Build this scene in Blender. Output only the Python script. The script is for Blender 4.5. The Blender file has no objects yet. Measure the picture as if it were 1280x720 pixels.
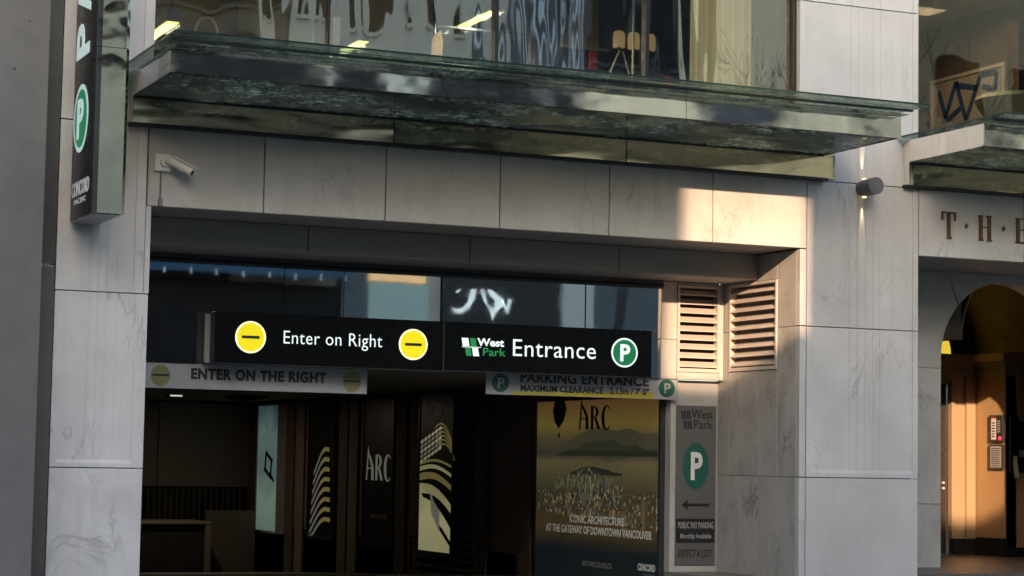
import bpy, bmesh, math, random
from mathutils import Vector, Matrix
random.seed(7)
sc = bpy.context.scene
C = sc.collection
R = math.radians
PI = math.pi

# ------------------------------------------------------------------ camera
YAW, PITCH, ROLL = R(23.7368), R(4.6393), R(.99215)
fw = Vector((math.sin(YAW)*math.cos(PITCH), math.cos(YAW)*math.cos(PITCH), math.sin(PITCH)))
rt = Vector((math.cos(YAW), -math.sin(YAW), 0)); up = rt.cross(fw)
r2 = math.cos(ROLL)*rt + math.sin(ROLL)*up; u2 = -math.sin(ROLL)*rt + math.cos(ROLL)*up
cam_d = bpy.data.cameras.new('camera'); cam = bpy.data.objects.new('camera', cam_d); C.objects.link(cam)
m = Matrix((r2, u2, -fw)).transposed().to_4x4(); m.translation = Vector((0, -24, 1.5)); cam.matrix_world = m
cam_d.sensor_width = 36; cam_d.lens = 2654.46/1280*36; cam_d.clip_start = .1; cam_d.clip_end = 2000
sc.camera = cam

# ------------------------------------------------------------------ light
SX, SZ = .40, .32                    # sun ray: per metre into the facade it moves .40 right and .32 down
sun_dir = Vector((-SX, -1, SZ)).normalized()
elev = math.asin(sun_dir.z); azim = math.atan2(sun_dir.x, sun_dir.y)
w = bpy.data.worlds.new('World'); sc.world = w; w.use_nodes = True
nt = w.node_tree; nt.nodes.clear()
sky = nt.nodes.new('ShaderNodeTexSky'); sky.sky_type = 'NISHITA'; sky.sun_disc = False
sky.sun_elevation = elev; sky.sun_rotation = azim; sky.air_density = 1.0; sky.dust_density = 3.0; sky.ozone_density = 1.0
bg = nt.nodes.new('ShaderNodeBackground'); bg.inputs[1].default_value = .15
wo = nt.nodes.new('ShaderNodeOutputWorld')
nt.links.new(sky.outputs[0], bg.inputs[0]); nt.links.new(bg.outputs[0], wo.inputs[0])
sl = bpy.data.lights.new('sun', 'SUN'); sl.energy = 2.3; sl.angle = R(.45); sl.color = (1, .64, .40)
so = bpy.data.objects.new('sun', sl); C.objects.link(so); so.location = (0, -20, 40)
so.rotation_euler = sun_dir.to_track_quat('Z', 'Y').to_euler()
sc.view_settings.view_transform = 'Standard'; sc.view_settings.look = 'None'
sc.view_settings.gamma = 1; sc.view_settings.exposure = 2.0
sc.render.engine = 'CYCLES'; sc.cycles.use_denoising = True
sc.cycles.max_bounces = 8; sc.cycles.glossy_bounces = 5; sc.cycles.transparent_max_bounces = 12
sc.cycles.caustics_reflective = False; sc.cycles.caustics_refractive = False
sc.cycles.sample_clamp_indirect = 4

# ------------------------------------------------------------------ materials
def newmat(name):
    m = bpy.data.materials.new(name); m.use_nodes = True
    nt = m.node_tree; b = nt.nodes['Principled BSDF']
    return m, nt, b
def N(nt, t, **k):
    n = nt.nodes.new(t)
    for a, v in k.items():
        if a in ('op',): n.operation = v
        else: setattr(n, a, v)
    return n
def L(nt, a, b): nt.links.new(a, b)
def mth(nt, op, a, b=None, clamp=False):
    n = nt.nodes.new('ShaderNodeMath'); n.operation = op; n.use_clamp = clamp
    for i, v in enumerate((a, b)):
        if v is None: continue
        if isinstance(v, (int, float)): n.inputs[i].default_value = v
        else: L(nt, v, n.inputs[i])
    return n.outputs[0]
def mixc(nt, fac, a, b, mode='MIX'):
    n = nt.nodes.new('ShaderNodeMix'); n.data_type = 'RGBA'; n.blend_type = mode
    for i, v in ((0, fac), (6, a), (7, b)):
        if isinstance(v, (int, float)): n.inputs[i].default_value = v
        elif isinstance(v, tuple): n.inputs[i].default_value = (*v, 1)
        else: L(nt, v, n.inputs[i])
    return n.outputs[2]
def noise(nt, vec, scale, detail=3, rough=.5, dist=0):
    n = nt.nodes.new('ShaderNodeTexNoise'); n.inputs['Scale'].default_value = scale
    n.inputs['Detail'].default_value = detail; n.inputs['Roughness'].default_value = rough
    n.inputs['Distortion'].default_value = dist
    if vec is not None: L(nt, vec, n.inputs['Vector'])
    return n.outputs[0]
def mrange(nt, v, a, b, c=0., d=1.):
    n = nt.nodes.new('ShaderNodeMapRange'); L(nt, v, n.inputs[0])
    for i, x in enumerate((a, b, c, d)): n.inputs[i+1].default_value = x
    return n.outputs[0]
def pos(nt, rnd=0., scale=(1, 1, 1), rot=(0, 0, 0)):
    g = nt.nodes.new('ShaderNodeNewGeometry'); v = g.outputs['Position']
    if rnd:
        o = nt.nodes.new('ShaderNodeObjectInfo'); c = nt.nodes.new('ShaderNodeVectorMath'); c.operation = 'SCALE'
        k = nt.nodes.new('ShaderNodeCombineXYZ')
        for i, q in enumerate((1., .37, 2.3)): L(nt, mth(nt, 'MULTIPLY', o.outputs['Random'], rnd*q), k.inputs[i])
        a = nt.nodes.new('ShaderNodeVectorMath'); a.operation = 'ADD'; L(nt, v, a.inputs[0]); L(nt, k.outputs[0], a.inputs[1]); v = a.outputs[0]
    mp = nt.nodes.new('ShaderNodeMapping'); mp.inputs['Scale'].default_value = scale; mp.inputs['Rotation'].default_value = rot
    L(nt, v, mp.inputs[0])
    return mp.outputs[0]
def bump(nt, b, h, strength=.3, dist=.01):
    n = nt.nodes.new('ShaderNodeBump'); n.inputs['Strength'].default_value = strength; n.inputs['Distance'].default_value = dist
    L(nt, h, n.inputs['Height']); L(nt, n.outputs[0], b.inputs['Normal']); return n

def marble(name, base, vein, amount=1., rough=.42, soot=.0):
    m, nt, b = newmat(name)
    p = pos(nt, 11)
    pr = pos(nt, 11, (1, 1, .5), (0, R(42), 0))
    cloud = noise(nt, p, .9, 5, .6)
    c = mixc(nt, mrange(nt, cloud, .32, .68), base, tuple(x*.76 for x in base))
    c = mixc(nt, mrange(nt, noise(nt, pr, 2.6, 5, .65, .6), .48, .74, 0, .6*amount), c, vein)
    n1 = noise(nt, pr, 1.25, 7, .62, .9)
    v1 = mrange(nt, mth(nt, 'ABSOLUTE', mth(nt, 'SUBTRACT', n1, .5)), 0, .017, 1, 0)
    k1 = mrange(nt, noise(nt, p, .8, 2), .5, .68)
    n2 = noise(nt, pr, 4.5, 6, .6, .7)
    v2 = mrange(nt, mth(nt, 'ABSOLUTE', mth(nt, 'SUBTRACT', n2, .5)), 0, .012, 1, 0)
    k2 = mrange(nt, noise(nt, p, 2.1, 2), .52, .7)
    v = mth(nt, 'ADD', mth(nt, 'MULTIPLY', mth(nt, 'MULTIPLY', v1, k1), .75*amount), mth(nt, 'MULTIPLY', mth(nt, 'MULTIPLY', v2, k2), .18*amount), True)
    c = mixc(nt, v, c, tuple(x*.42 for x in vein))
    # grain and vertical rain streaking
    c = mixc(nt, mrange(nt, noise(nt, pos(nt, 0, (9, 9, .5)), 1., 4, .6), .5, .8, 0, .16+soot), c, (.17, .16, .155))
    c = mixc(nt, mrange(nt, noise(nt, pos(nt, 0), 60, 2), .4, .75, 0, .14), c, tuple(x*.6 for x in base))
    o = nt.nodes.new('ShaderNodeObjectInfo')
    c = mixc(nt, mrange(nt, o.outputs['Random'], 0, 1, 0, .38), c, tuple(x*.7 for x in base))
    L(nt, c, b.inputs['Base Color'])
    L(nt, mrange(nt, noise(nt, p, 6, 3), .3, .7, rough-.08, rough+.1), b.inputs['Roughness'])
    bump(nt, b, noise(nt, p, 25, 4), .12, .004)
    return m
def plain(name, col, rough=.5, metal=0., var=.12, scale=3., bmp=0., dirt=0., spec=.5, streak=False):
    m, nt, b = newmat(name)
    p = pos(nt, 3)
    c = mixc(nt, mrange(nt, noise(nt, p, scale, 5, .6), .3, .7), tuple(x*(1-var) for x in col), tuple(min(1, x*(1+var)) for x in col))
    if dirt: c = mixc(nt, mrange(nt, noise(nt, pos(nt, 0, (6, 6, .6) if streak else (2, 2, 2)), 1.3, 5, .65), .45, .75, 0, dirt), c, tuple(x*.4 for x in col))
    L(nt, c, b.inputs['Base Color']); b.inputs['Metallic'].default_value = metal
    b.inputs['Specular IOR Level'].default_value = spec
    L(nt, mrange(nt, noise(nt, p, scale*3, 3), .3, .7, max(.02, rough*.85), min(1, rough*1.15)), b.inputs['Roughness'])
    if bmp: bump(nt, b, noise(nt, p, 40, 4), bmp, .004)
    return m
def mirror(name, col, rough=.06, wave=.5, scale=1.4, stretch=(1, 1, 1), smear=.25, fine=.04):
    m, nt, b = newmat(name)
    b.inputs['Metallic'].default_value = 1
    p = pos(nt, 5, stretch)
    c = mixc(nt, mrange(nt, noise(nt, pos(nt, 0, (1, 1, .4)), 2.2, 5, .65), .45, .8, 0, smear), col, tuple(x*.45 for x in col))
    L(nt, c, b.inputs['Base Color'])
    L(nt, mrange(nt, noise(nt, p, 7, 3), .4, .7, rough, rough*2.2), b.inputs['Roughness'])
    h = mth(nt, 'ADD', noise(nt, p, scale, 2, .4, .4), mth(nt, 'MULTIPLY', noise(nt, p, scale*3.7, 1), fine))
    bump(nt, b, h, wave, .05)
    return m
def glass(name, tint, refl, wave=.2, scale=1.1, dirt=0., speckle_col=(.35, .4, .36), face=.9, stretch=(1,1,1), fres=.8):
    m, nt, b = newmat(name); nt.nodes.remove(b)
    out = nt.nodes['Material Output']
    tr = nt.nodes.new('ShaderNodeBsdfTransparent'); tr.inputs[0].default_value = (*tint, 1)
    gl = nt.nodes.new('ShaderNodeBsdfGlossy'); gl.inputs['Roughness'].default_value = .015; gl.inputs[0].default_value = (face, face, face, 1)
    p = pos(nt, 3, stretch)
    bm_ = nt.nodes.new('ShaderNodeBump'); bm_.inputs['Strength'].default_value = wave; bm_.inputs['Distance'].default_value = .05
    L(nt, noise(nt, p, scale, 2, .4, .3), bm_.inputs['Height']); L(nt, bm_.outputs[0], gl.inputs['Normal'])
    lw = nt.nodes.new('ShaderNodeLayerWeight'); lw.inputs[0].default_value = .35
    mx = nt.nodes.new('ShaderNodeMixShader')
    L(nt, mth(nt, 'ADD', mth(nt, 'MULTIPLY', lw.outputs['Fresnel'], fres), refl, True), mx.inputs[0])
    L(nt, tr.outputs[0], mx.inputs[1]); L(nt, gl.outputs[0], mx.inputs[2])
    last = mx.outputs[0]
    if dirt:  # pale speckles: dirt on top glass, painted sky reflections on soffit and lip
        df = nt.nodes.new('ShaderNodeBsdfDiffuse'); df.inputs[0].default_value = (*speckle_col, 1)
        tl = nt.nodes.new('ShaderNodeBsdfTranslucent'); tl.inputs[0].default_value = (*speckle_col, 1)
        ad = nt.nodes.new('ShaderNodeMixShader'); ad.inputs[0].default_value = .6
        L(nt, df.outputs[0], ad.inputs[1]); L(nt, tl.outputs[0], ad.inputs[2])
        q = pos(nt, 0, (1, 1.3, 1))
        f = mth(nt, 'MULTIPLY', mrange(nt, noise(nt, q, 9, 6, .75, .8), .53, .58), mrange(nt, noise(nt, q, 1.1, 3, .6), .46, .58))
        f = mth(nt, 'ADD', mth(nt, 'MULTIPLY', f, dirt), mrange(nt, noise(nt, q, 2.5, 4), .3, .8, .02, .12*dirt), True)
        m2 = nt.nodes.new('ShaderNodeMixShader'); L(nt, f, m2.inputs[0]); L(nt, last, m2.inputs[1]); L(nt, ad.outputs[0], m2.inputs[2]); last = m2.outputs[0]
    L(nt, last, out.inputs[0])
    return m
def emis(name, col, strength, base=None, rough=.4):
    m, nt, b = newmat(name)
    strength *= .32
    b.inputs['Base Color'].default_value = (*(base or col), 1); b.inputs['Roughness'].default_value = rough
    b.inputs['Emission Color'].default_value = (*col, 1); b.inputs['Emission Strength'].default_value = strength
    return m

M = {}
M['marble'] = marble('marble_panel', (.56, .552, .525), (.36, .355, .345), .8, soot=.05)
M['marble_l'] = marble('marble_pilaster', (.76, .745, .72), (.50, .48, .48), .75)
M['marble_r'] = marble('marble_column', (.55, .55, .545), (.40, .40, .40), .8)
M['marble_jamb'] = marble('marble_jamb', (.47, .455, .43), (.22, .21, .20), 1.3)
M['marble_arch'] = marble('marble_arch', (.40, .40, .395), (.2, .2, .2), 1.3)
M['joint'] = plain('joint_sealant', (.075, .068, .062), .8)
M['soffit'] = plain('soffit_plaster', (.27, .265, .25), .6, var=.06, scale=1, dirt=.3)
M['beam'] = plain('beam_panel_paint', (.27, .265, .25), .45, var=.05, scale=.8, dirt=.25)
M['alu_dark'] = plain('dark_aluminium', (.055, .058, .065), .35, .5, .1)
M['black'] = plain('black_rubber', (.012, .012, .013), .4)
M['bronze_frame'] = plain('bronze_frame', (.012, .012, .013), .6, 0, spec=.2)
M['mirror'] = mirror('polished_steel', (.88, .83, .74), .04, .22, 1.1, (.6, 1, 1.4))
M['mirror_blade'] = mirror('polished_sign_steel', (.60, .55, .44), .04, .55, .9, (1.1, 1, 1.3), .35)
M['mirror_strip'] = mirror('polished_wall_strip', (.64, .54, .37), .06, .8, .8, (.4, 1, 1.8), .25, .02)
M['transom'] = mirror('mirrored_transom_glass', (.46, .45, .42), .015, .055, .45, (1, 1, 1.2), .1)
M['glass_shop'] = glass('shop_window_glass', (.84, .86, .80), .22, .22, .8, stretch=(2.2, 1, .5))
M['glass_dark'] = glass('dark_window_glass', (.60, .58, .54), .03, .12, .7)
M['glass_top'] = glass('canopy_top_glass', (.58, .66, .60), .07, .15, 1., .40, (.55, .62, .55), fres=.25)
M['glass_under'] = glass('canopy_soffit_glass', (.30, .34, .33), .16, .25, .8, 1.25, (.95, 1, .93), stretch=(.6, 1.6, 1), fres=.12)  # white speckles paint sky reflected through tree leaves
M['lip'] = glass('speckled_lip', (.25, .28, .27), .25, .3, 1., 1.0, (.75, .80, .72), fres=.2)  # speckles paint the reflections along the steel lip
M['glass_edge'] = plain('glass_edge_green', (.012, .03, .025), .15)
M['wall_grey'] = plain('rendered_wall', (.16, .157, .148), .8, 0, .12, .35, .25, .25)
M['strip_dark'] = plain('dark_metal_channel', (.062, .066, .07), .45, .3, .08, 1, dirt=.2)
M['strip_low'] = plain('weathered_metal_channel', (.10, .098, .09), .5, .2, .1, 1, dirt=.2)
M['sign_black'] = plain('black_sign_face', (.003, .0035, .005), .3, 0, .1, spec=.15)
M['lit_white'] = emis('lit_white_lettering', (.80, .96, .95), .62, (.7, .8, .8))
M['blade_white'] = emis('pale_aqua_lettering', (.55, .72, .70), .35, (.45, .55, .54))
M['lit_yellow'] = emis('lit_yellow_disc', (.90, .78, .005), .55, (.7, .58, .01))
M['lit_rim'] = emis('lit_pale_yellow_rim', (.95, .95, .55), .75)
M['lit_green'] = emis('lit_green_disc', (.005, .20, .075), .5, (.005, .10, .05))
M['green'] = emis('green_print', (.02, .32, .09), .35, (.02, .25, .07))
M['ink'] = plain('black_print', (.012, .012, .016), .5)
M['green_ink'] = plain('teal_print', (.012, .10, .075), .45)
M['old_white'] = plain('aged_white_sign_face', (.34, .35, .375), .4, .1, .05, 1.2, dirt=.15)
M['old_yellow'] = plain('faded_yellow_print', (.20, .19, .075), .5)
M['print_white'] = plain('white_print', (.75, .75, .75), .5)
M['print_grey'] = plain('grey_print', (.35, .36, .36), .5)
M['louver'] = plain('cream_louver_paint', (.52, .47, .42), .45, 0, .05, 2, dirt=.3)
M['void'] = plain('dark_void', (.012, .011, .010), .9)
M['garage_wall'] = plain('garage_brown_wall', (.17, .125, .09), .7, 0, .12, 1, dirt=.2)
M['garage_trim'] = plain('garage_wall_trim', (.10, .08, .065), .7)
M['garage_back'] = plain('garage_back_panel', (.17, .155, .13), .7)
M['garage_ceiling'] = plain('garage_ceiling', (.14, .125, .11), .8)
M['concrete'] = plain('concrete', (.20, .19, .175), .85, 0, .12, 1.5, .4, .3)
M['asphalt'] = plain('asphalt', (.05, .05, .052), .9, 0, .2, 20, .6)
M['lobby_wall'] = plain('ochre_lobby_plaster', (.44, .28, .135), .6, 0, .05, .8)
M['lobby_cream'] = plain('cream_lobby_trim', (.38, .275, .165), .5, 0, .05, 1)
M['vault'] = plain('brown_vault_plaster', (.22, .135, .075), .7, 0, .1, 1)
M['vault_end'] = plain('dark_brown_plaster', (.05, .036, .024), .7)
M['base_black'] = plain('black_skirting', (.015, .015, .017), .3)
M['door_dark'] = plain('dark_door', (.045, .032, .022), .3)
M['lobby_floor'] = plain('grey_brown_floor_tile', (.085, .075, .062), .4, 0, .12, 4, dirt=.3)
M['brass'] = plain('dark_bronze_letters', (.12, .055, .028), .4, .6, .3, 20)
M['cam_white'] = plain('white_camera_housing', (.78, .76, .72), .35)
M['lamp_grey'] = plain('dark_grey_lamp_housing', (.10, .10, .11), .5)
M['glow'] = emis('warm_glow_lens', (1, .72, .35), 2)
M['conduit'] = plain('grey_conduit', (.22, .22, .23), .5)
for k, v in dict(olive=(.42, .37, .20), shop_back=(.24, .21, .13), shop_ceiling=(.48, .46, .36), tan=(.42, .33, .20), darkwood=(.03, .022, .018),
                 cloth_blue=(.03, .08, .28), red=(.45, .03, .02), shade=(.70, .60, .42), wood=(.45, .30, .16), pale=(.62, .62, .55),
                 stone_beige=(.62, .57, .46), stone_cream=(.90, .72, .46), dark_brick=(.09, .075, .065), slate=(.045, .048, .055), olive_stone=(.55, .52, .40),
                 awning=(.04, .10, .16), grey_blue=(.12, .135, .15), bark=(.05, .04, .032), w2_wall=(.16, .125, .085), w2_ceiling=(.30, .24, .14),
                 tub=(.50, .62, .50), pic_mat=(.46, .43, .38), pic_blue=(.03, .08, .22), diamond=(.28, .25, .22)).items():
    M[k] = plain(k+'_paint', v, .6, 0, .1, 1.5)
M['curtain'] = plain('cream_curtain_fabric', (.42, .47, .44), .8, 0, .06, 2, .2)
M['pend_lit'] = emis('lit_tube', (1, .90, .30), 2.2)
M['pend_body'] = plain('dark_lamp_body', (.05, .048, .042), .5)
M['win_black'] = plain('opposite_dark_glass', (.014, .013, .014), .4, 0, .3, .6, spec=.12)
M['teal_lit'] = emis('lit_teal_window', (.26, .38, .37), .4)
M['warm_lit'] = emis('lit_warm_strip', (1, .62, .30), .7)
M['lunette'] = emis('lit_yellow_fanlight', (.80, .58, .05), .75)
M['lightbox_teal'] = None

# ------------------------------------------------------------------ mesh helpers
def origin(o):
    v = Vector((0, 0, 0))
    while o is not None: v += o.location; o = o.parent
    return v
class Front:
    def __init__(s, y): s.y = y
    def __call__(s, u, v, d=0.): return (u, s.y-d, v)
class Side:                            # a face that looks to -X; u runs along Y
    def __init__(s, x): s.x = x
    def __call__(s, u, v, d=0.): return (s.x-d, u, v)
class MB:
    def __init__(s): s.v = []; s.f = []
    def box(s, x0, x1, y0, y1, z0, z1):
        if x0 > x1: x0, x1 = x1, x0
        if y0 > y1: y0, y1 = y1, y0
        if z0 > z1: z0, z1 = z1, z0
        b = len(s.v)
        s.v += [(x0,y0,z0),(x1,y0,z0),(x1,y1,z0),(x0,y1,z0),(x0,y0,z1),(x1,y0,z1),(x1,y1,z1),(x0,y1,z1)]
        s.f += [tuple(b+i for i in q) for q in ((0,3,2,1),(4,5,6,7),(0,1,5,4),(1,2,6,5),(2,3,7,6),(3,0,4,7))]
        return s
    def prism(s, pts, fn, d0, d1):     # polygon in (u, v), from depth d0 out to d1
        b = len(s.v); n = len(pts)
        s.v += [fn(u, v, d0) for u, v in pts] + [fn(u, v, d1) for u, v in pts]
        s.f.append(tuple(b+i for i in range(n))); s.f.append(tuple(b+n+i for i in reversed(range(n))))
        for i in range(n):
            j = (i+1) % n; s.f.append((b+i, b+n+i, b+n+j, b+j))
        return s
    def quad(s, *p):
        b = len(s.v); s.v += list(p); s.f.append(tuple(range(b, b+len(p)))); return s
    def ring(s, cx, cy, rx, ry, rx2, ry2, fn, d0, d1, a0=0, a1=360, cx2=None, n=28, cy2=None):
        cx2 = cx if cx2 is None else cx2; cy2 = cy if cy2 is None else cy2
        for i in range(n):
            t0 = R(a0+(a1-a0)*i/n); t1 = R(a0+(a1-a0)*(i+1)/n)
            s.prism([(cx+rx*math.cos(t0), cy+ry*math.sin(t0)), (cx+rx*math.cos(t1), cy+ry*math.sin(t1)),
                     (cx2+rx2*math.cos(t1), cy2+ry2*math.sin(t1)), (cx2+rx2*math.cos(t0), cy2+ry2*math.sin(t0))], fn, d0, d1)
        return s
    def disc(s, cx, cy, rx, ry, fn, d0, d1, n=40):
        return s.prism([(cx+rx*math.cos(2*PI*i/n), cy+ry*math.sin(2*PI*i/n)) for i in range(n)], fn, d0, d1)
    def tube(s, a, b, r0, r1=None, n=10, caps=True):
        r1 = r0 if r1 is None else r1
        a = Vector(a); b_ = Vector(b); d = (b_-a).normalized()
        x = d.orthogonal().normalized(); y = d.cross(x); k = len(s.v)
        for p, r in ((a, r0), (b_, r1)):
            for i in range(n):
                t = 2*PI*i/n; s.v.append(tuple(p+x*r*math.cos(t)+y*r*math.sin(t)))
        for i in range(n):
            j = (i+1) % n; s.f.append((k+i, k+j, k+n+j, k+n+i))
        if caps: s.f.append(tuple(k+i for i in reversed(range(n)))); s.f.append(tuple(k+n+i for i in range(n)))
        return s
    def build(s, name, mat, parent=None, bevel=0., smooth=False, kind=None, tag=None):
        me = bpy.data.meshes.new(name); o_ = origin(parent) if parent else Vector((0, 0, 0))
        if not parent and s.v:
            xs = [v[0] for v in s.v]; ys = [v[1] for v in s.v]; zs = [v[2] for v in s.v]
            o_ = Vector(((min(xs)+max(xs))/2, (min(ys)+max(ys))/2, min(zs)))
        me.from_pydata([tuple(Vector(v)-o_) for v in s.v], [], s.f)
        bm = bmesh.new(); bm.from_mesh(me)
        if bevel:
            bmesh.ops.bevel(bm, geom=list(bm.edges), offset=bevel, segments=1, affect='EDGES', clamp_overlap=True)
        bmesh.ops.recalc_face_normals(bm, faces=bm.faces)
        bm.to_mesh(me); bm.free()
        if smooth:
            for p in me.polygons: p.use_smooth = True
        me.materials.append(mat)
        o = bpy.data.objects.new(name, me); C.objects.link(o)
        if parent: o.parent = parent
        else: o.location = o_
        if kind: o['kind'] = kind
        if tag: settag(o, *tag)
        return o
def settag(o, label, cat, group=None):
    o['label'] = label; o['category'] = cat
    if group: o['group'] = group
    return o
def thing(name, label, cat, loc, group=None):
    o = bpy.data.objects.new(name, None); o.empty_display_size = .2; C.objects.link(o); o.location = loc
    return settag(o, label, cat, group)
def sub(name, parent, loc):            # an inner empty is avoided: a part must be a mesh, so parts carry their own meshes
    raise NotImplementedError
def boxo(name, mat, parent, *a, bevel=0., kind=None, tag=None):
    return MB().box(*a).build(name, mat, parent, bevel=bevel, kind=kind, tag=tag)
_tc = {}
def text_mesh(txt, bold=0., space=1., shear=0.):
    k = (txt, bold, space, shear)
    if k in _tc: return _tc[k]
    cu = bpy.data.curves.new('t', 'FONT'); cu.body = txt; cu.offset = bold; cu.space_character = space; cu.shear = shear
    cu.resolution_u = 3; cu.fill_mode = 'FRONT'
    o = bpy.data.objects.new('t', cu); C.objects.link(o)
    dg = bpy.context.evaluated_depsgraph_get(); dg.update()
    me = bpy.data.meshes.new_from_object(o.evaluated_get(dg))
    vs = [(v.co.x, v.co.y) for v in me.vertices]; fs = [tuple(p.vertices) for p in me.polygons]
    bpy.data.objects.remove(o); bpy.data.curves.remove(cu); bpy.data.meshes.remove(me)
    xs = [a for a, b in vs]; ys = [b for a, b in vs]
    x0, x1, y0, y1 = min(xs), max(xs), min(ys), max(ys)
    _tc[k] = ([((a-x0)/(x1-x0), (b-y0)/(y1-y0)) for a, b in vs], fs)
    return _tc[k]
def add_text(mb, txt, fn, u0, u1, v0, v1, d0, d1, bold=0., space=1., rot=False, shear=0.):
    vs, fs = text_mesh(txt, bold, space, shear); b = len(mb.v); n = len(vs)
    for d in (d0, d1):
        for a, c in vs:
            if rot: mb.v.append(fn(u1+(u0-u1)*c, v0+(v1-v0)*a, d))     # reads upward
            else: mb.v.append(fn(u0+(u1-u0)*a, v0+(v1-v0)*c, d))
    edges = {}
    for f in fs:
        mb.f.append(tuple(b+i for i in f)); mb.f.append(tuple(b+n+i for i in reversed(f)))
        for i in range(len(f)):
            e = (f[i], f[(i+1) % len(f)]); edges[e] = edges.get(e, 0)+1
    for (i, j) in edges:
        if (j, i) not in edges: mb.f.append((b+i, b+j, b+n+j, b+n+i))
    return mb
def lettering(txt, fn, u0, u1, v0, v1, mat, parent, bold=0., space=1., rot=False, d=.004, name='lettering', shear=0., base=0.):
    return add_text(MB(), txt, fn, u0, u1, v0, v1, base+.0005, base+d, bold, space, rot, shear).build(name, mat, parent)

# ------------------------------------------------------------------ setting: ground
def sheet(name, mat, x0, x1, y0, y1, z):
    return MB().box(x0, x1, y0, y1, z-.2, z).build(name, mat, kind='structure')
MB().box(-400, 400, -400, 400, -1.6, -1.5).build('ground', M['concrete'], kind='structure')
MB().box(-60, 5.95, -4, 30, -1.5, -.0).box(5.95, 13.95, -4, .6, -1.5, 0).box(13.95, 80, -4, 30, -1.5, 0).build('pavement', M['concrete'], kind='structure')
ramp = MB()
ramp.quad((5.95, .6, 0), (13.95, .6, 0), (13.95, 22.6, -1.1), (5.95, 22.6, -1.1)).quad((5.95, .6, -.3), (13.95, .6, -.3), (13.95, 22.6, -1.4), (5.95, 22.6, -1.4))
ramp.build('garage_ramp', M['concrete'], kind='structure')
sheet('road', M['asphalt'], -60, 80, -20, -4, -.13)
for k in range(16):
    MB().box(-50+k*8, -47+k*8, -12.07, -11.93, -.128, -.122).build('lane_marking', M['print_white'], kind='structure')
sheet('far_pavement', M['concrete'], -60, 80, -30, -20, -.0)
MB().box(-60, 80, -20.02, -19.85, -.15, .004).build('kerb', M['concrete'], kind='structure')
MB().box(-60, 80, -4.0, -3.83, -.15, .004).build('kerb', M['concrete'], kind='structure')

# ------------------------------------------------------------------ neighbour wall at far left
nb = thing('neighbouring_building', 'plain grey rendered wall at the far left edge', 'building', (-10, .1, 0))
boxo('wall', M['wall_grey'], nb, -30, 4.68, -.35, 12, -.0, 12)
s_ = boxo('metal_channel', M['strip_dark'], nb, 4.683, 4.895, -.02, 1.0, 3.62, 12)
s2 = boxo('metal_channel', M['strip_low'], nb, 4.683, 4.895, -.02, 1.0, 0, 3.612)
mk = MB(); f_ = Front(-.021)
for i, (u, v, a, b) in enumerate(((4.70, 3.60, .03, .05), (4.735, 3.585, .025, .035), (4.775, 3.60, .03, .025), (4.81, 3.59, .02, .04), (4.84, 3.585, .03, .03))):
    mk.prism([(u, v), (u+a, v+.005), (u+a*.8, v+b), (u+a*.3, v+b*.8)], f_, 0, .002)
mk.build('paint_mark', M['print_grey'], s2)
mk = MB()
for (u, v, r_) in ((4.30, 5.75, .018), (4.1, 5.45, .012), (3.95, 4.2, .015), (4.45, 6.3, .012), (4.25, 2.6, .012)):
    mk.disc(u, v, r_, r_, Front(-.351), 0, .003, 8)
mk.build('wall_fixing', M['alu_dark'], nb)

# ------------------------------------------------------------------ main building
bd = thing('parking_building', 'pale marble faced building with the underground parking entrance', 'building', (10, 1, 0))
# ---- cores behind the cladding (parts named wall core)
G = .0065
def stone(parent, mat, x0, x1, z0, z1, y=0., t=.10, bev=.004):
    return MB().box(x0+G, x1-G, y, y+t, z0+G, z1-G).build('stone_panel', mat, parent, bevel=bev)
def fluted(parent, mat, x0, x1, z0, z1, bl, br, rail, flutes):
    """cladding block: raised border, flat field with fine vertical flutes, chamfered bottom rail"""
    x0 += G; x1 -= G; z0 += G; z1 -= G
    mb = MB(); F = .010; T = .10
    mb.box(x0, x0+bl, 0, T, z0, z1); mb.box(x1-br, x1, 0, T, z0, z1)
    za = z0
    if rail:
        mb.box(x0+bl, x1-br, 0, T, z0, z0+rail*.55)
        b = len(mb.v); xa, xb = x0+bl, x1-br; zr = z0+rail*.55; zt = z0+rail
        mb.v += [(xa, 0, zr), (xb, 0, zr), (xb, T, zr), (xa, T, zr), (xa, F, zt), (xb, F, zt), (xb, T, zt), (xa, T, zt)]
        mb.f += [tuple(b+i for i in q) for q in ((0,3,2,1),(4,5,6,7),(0,1,5,4),(1,2,6,5),(2,3,7,6),(3,0,4,7))]
        za = zt
    xs = [x0+bl]
    for f in flutes: xs += [f-.004, f+.004]
    xs.append(x1-br)
    for i in range(0, len(xs)-1):
        yy = F if i % 2 == 0 else F-.004
        mb.box(xs[i], xs[i+1], yy, T, za, z1)
    return mb.build('stone_panel', mat, parent)

# left pilaster
lp = MB().box(4.905, 5.90, .095, 1.2, 0, 12).build('pilaster', M['joint'], bd)
rows = [(-.66, 1.335), (1.335, 3.336), (3.336, 5.29), (5.29, 7.66), (7.66, 9.6), (9.6, 12)]
for i, (a, b) in enumerate(rows):
    x1 = 5.99 if b < 4.37 else 5.925
    if i == 0: stone(lp, M['marble_l'], 4.905, 5.985, 0, b)
    elif i == 2:
        fluted(lp, M['marble_l'], 4.905, 5.925, a, b, .075, .11, 0, (5.30, 5.40, 5.50, 5.62))
        MB().box(5.925, 5.985, .0, .10, a+G, 4.352).build('stone_panel', M['marble_l'], lp)
    else: fluted(lp, M['marble_l'], 4.905, 5.985 if i == 1 else 5.96, a, b, .075, .14 if i == 1 else .11, .085 if i in (1,) else 0, (5.30, 5.40, 5.50, 5.62))
# left jamb side of the opening
MB().box(5.90, 5.978, .10, 2.1, 0, 4.35).build('jamb', M['marble_l'], bd)

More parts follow.
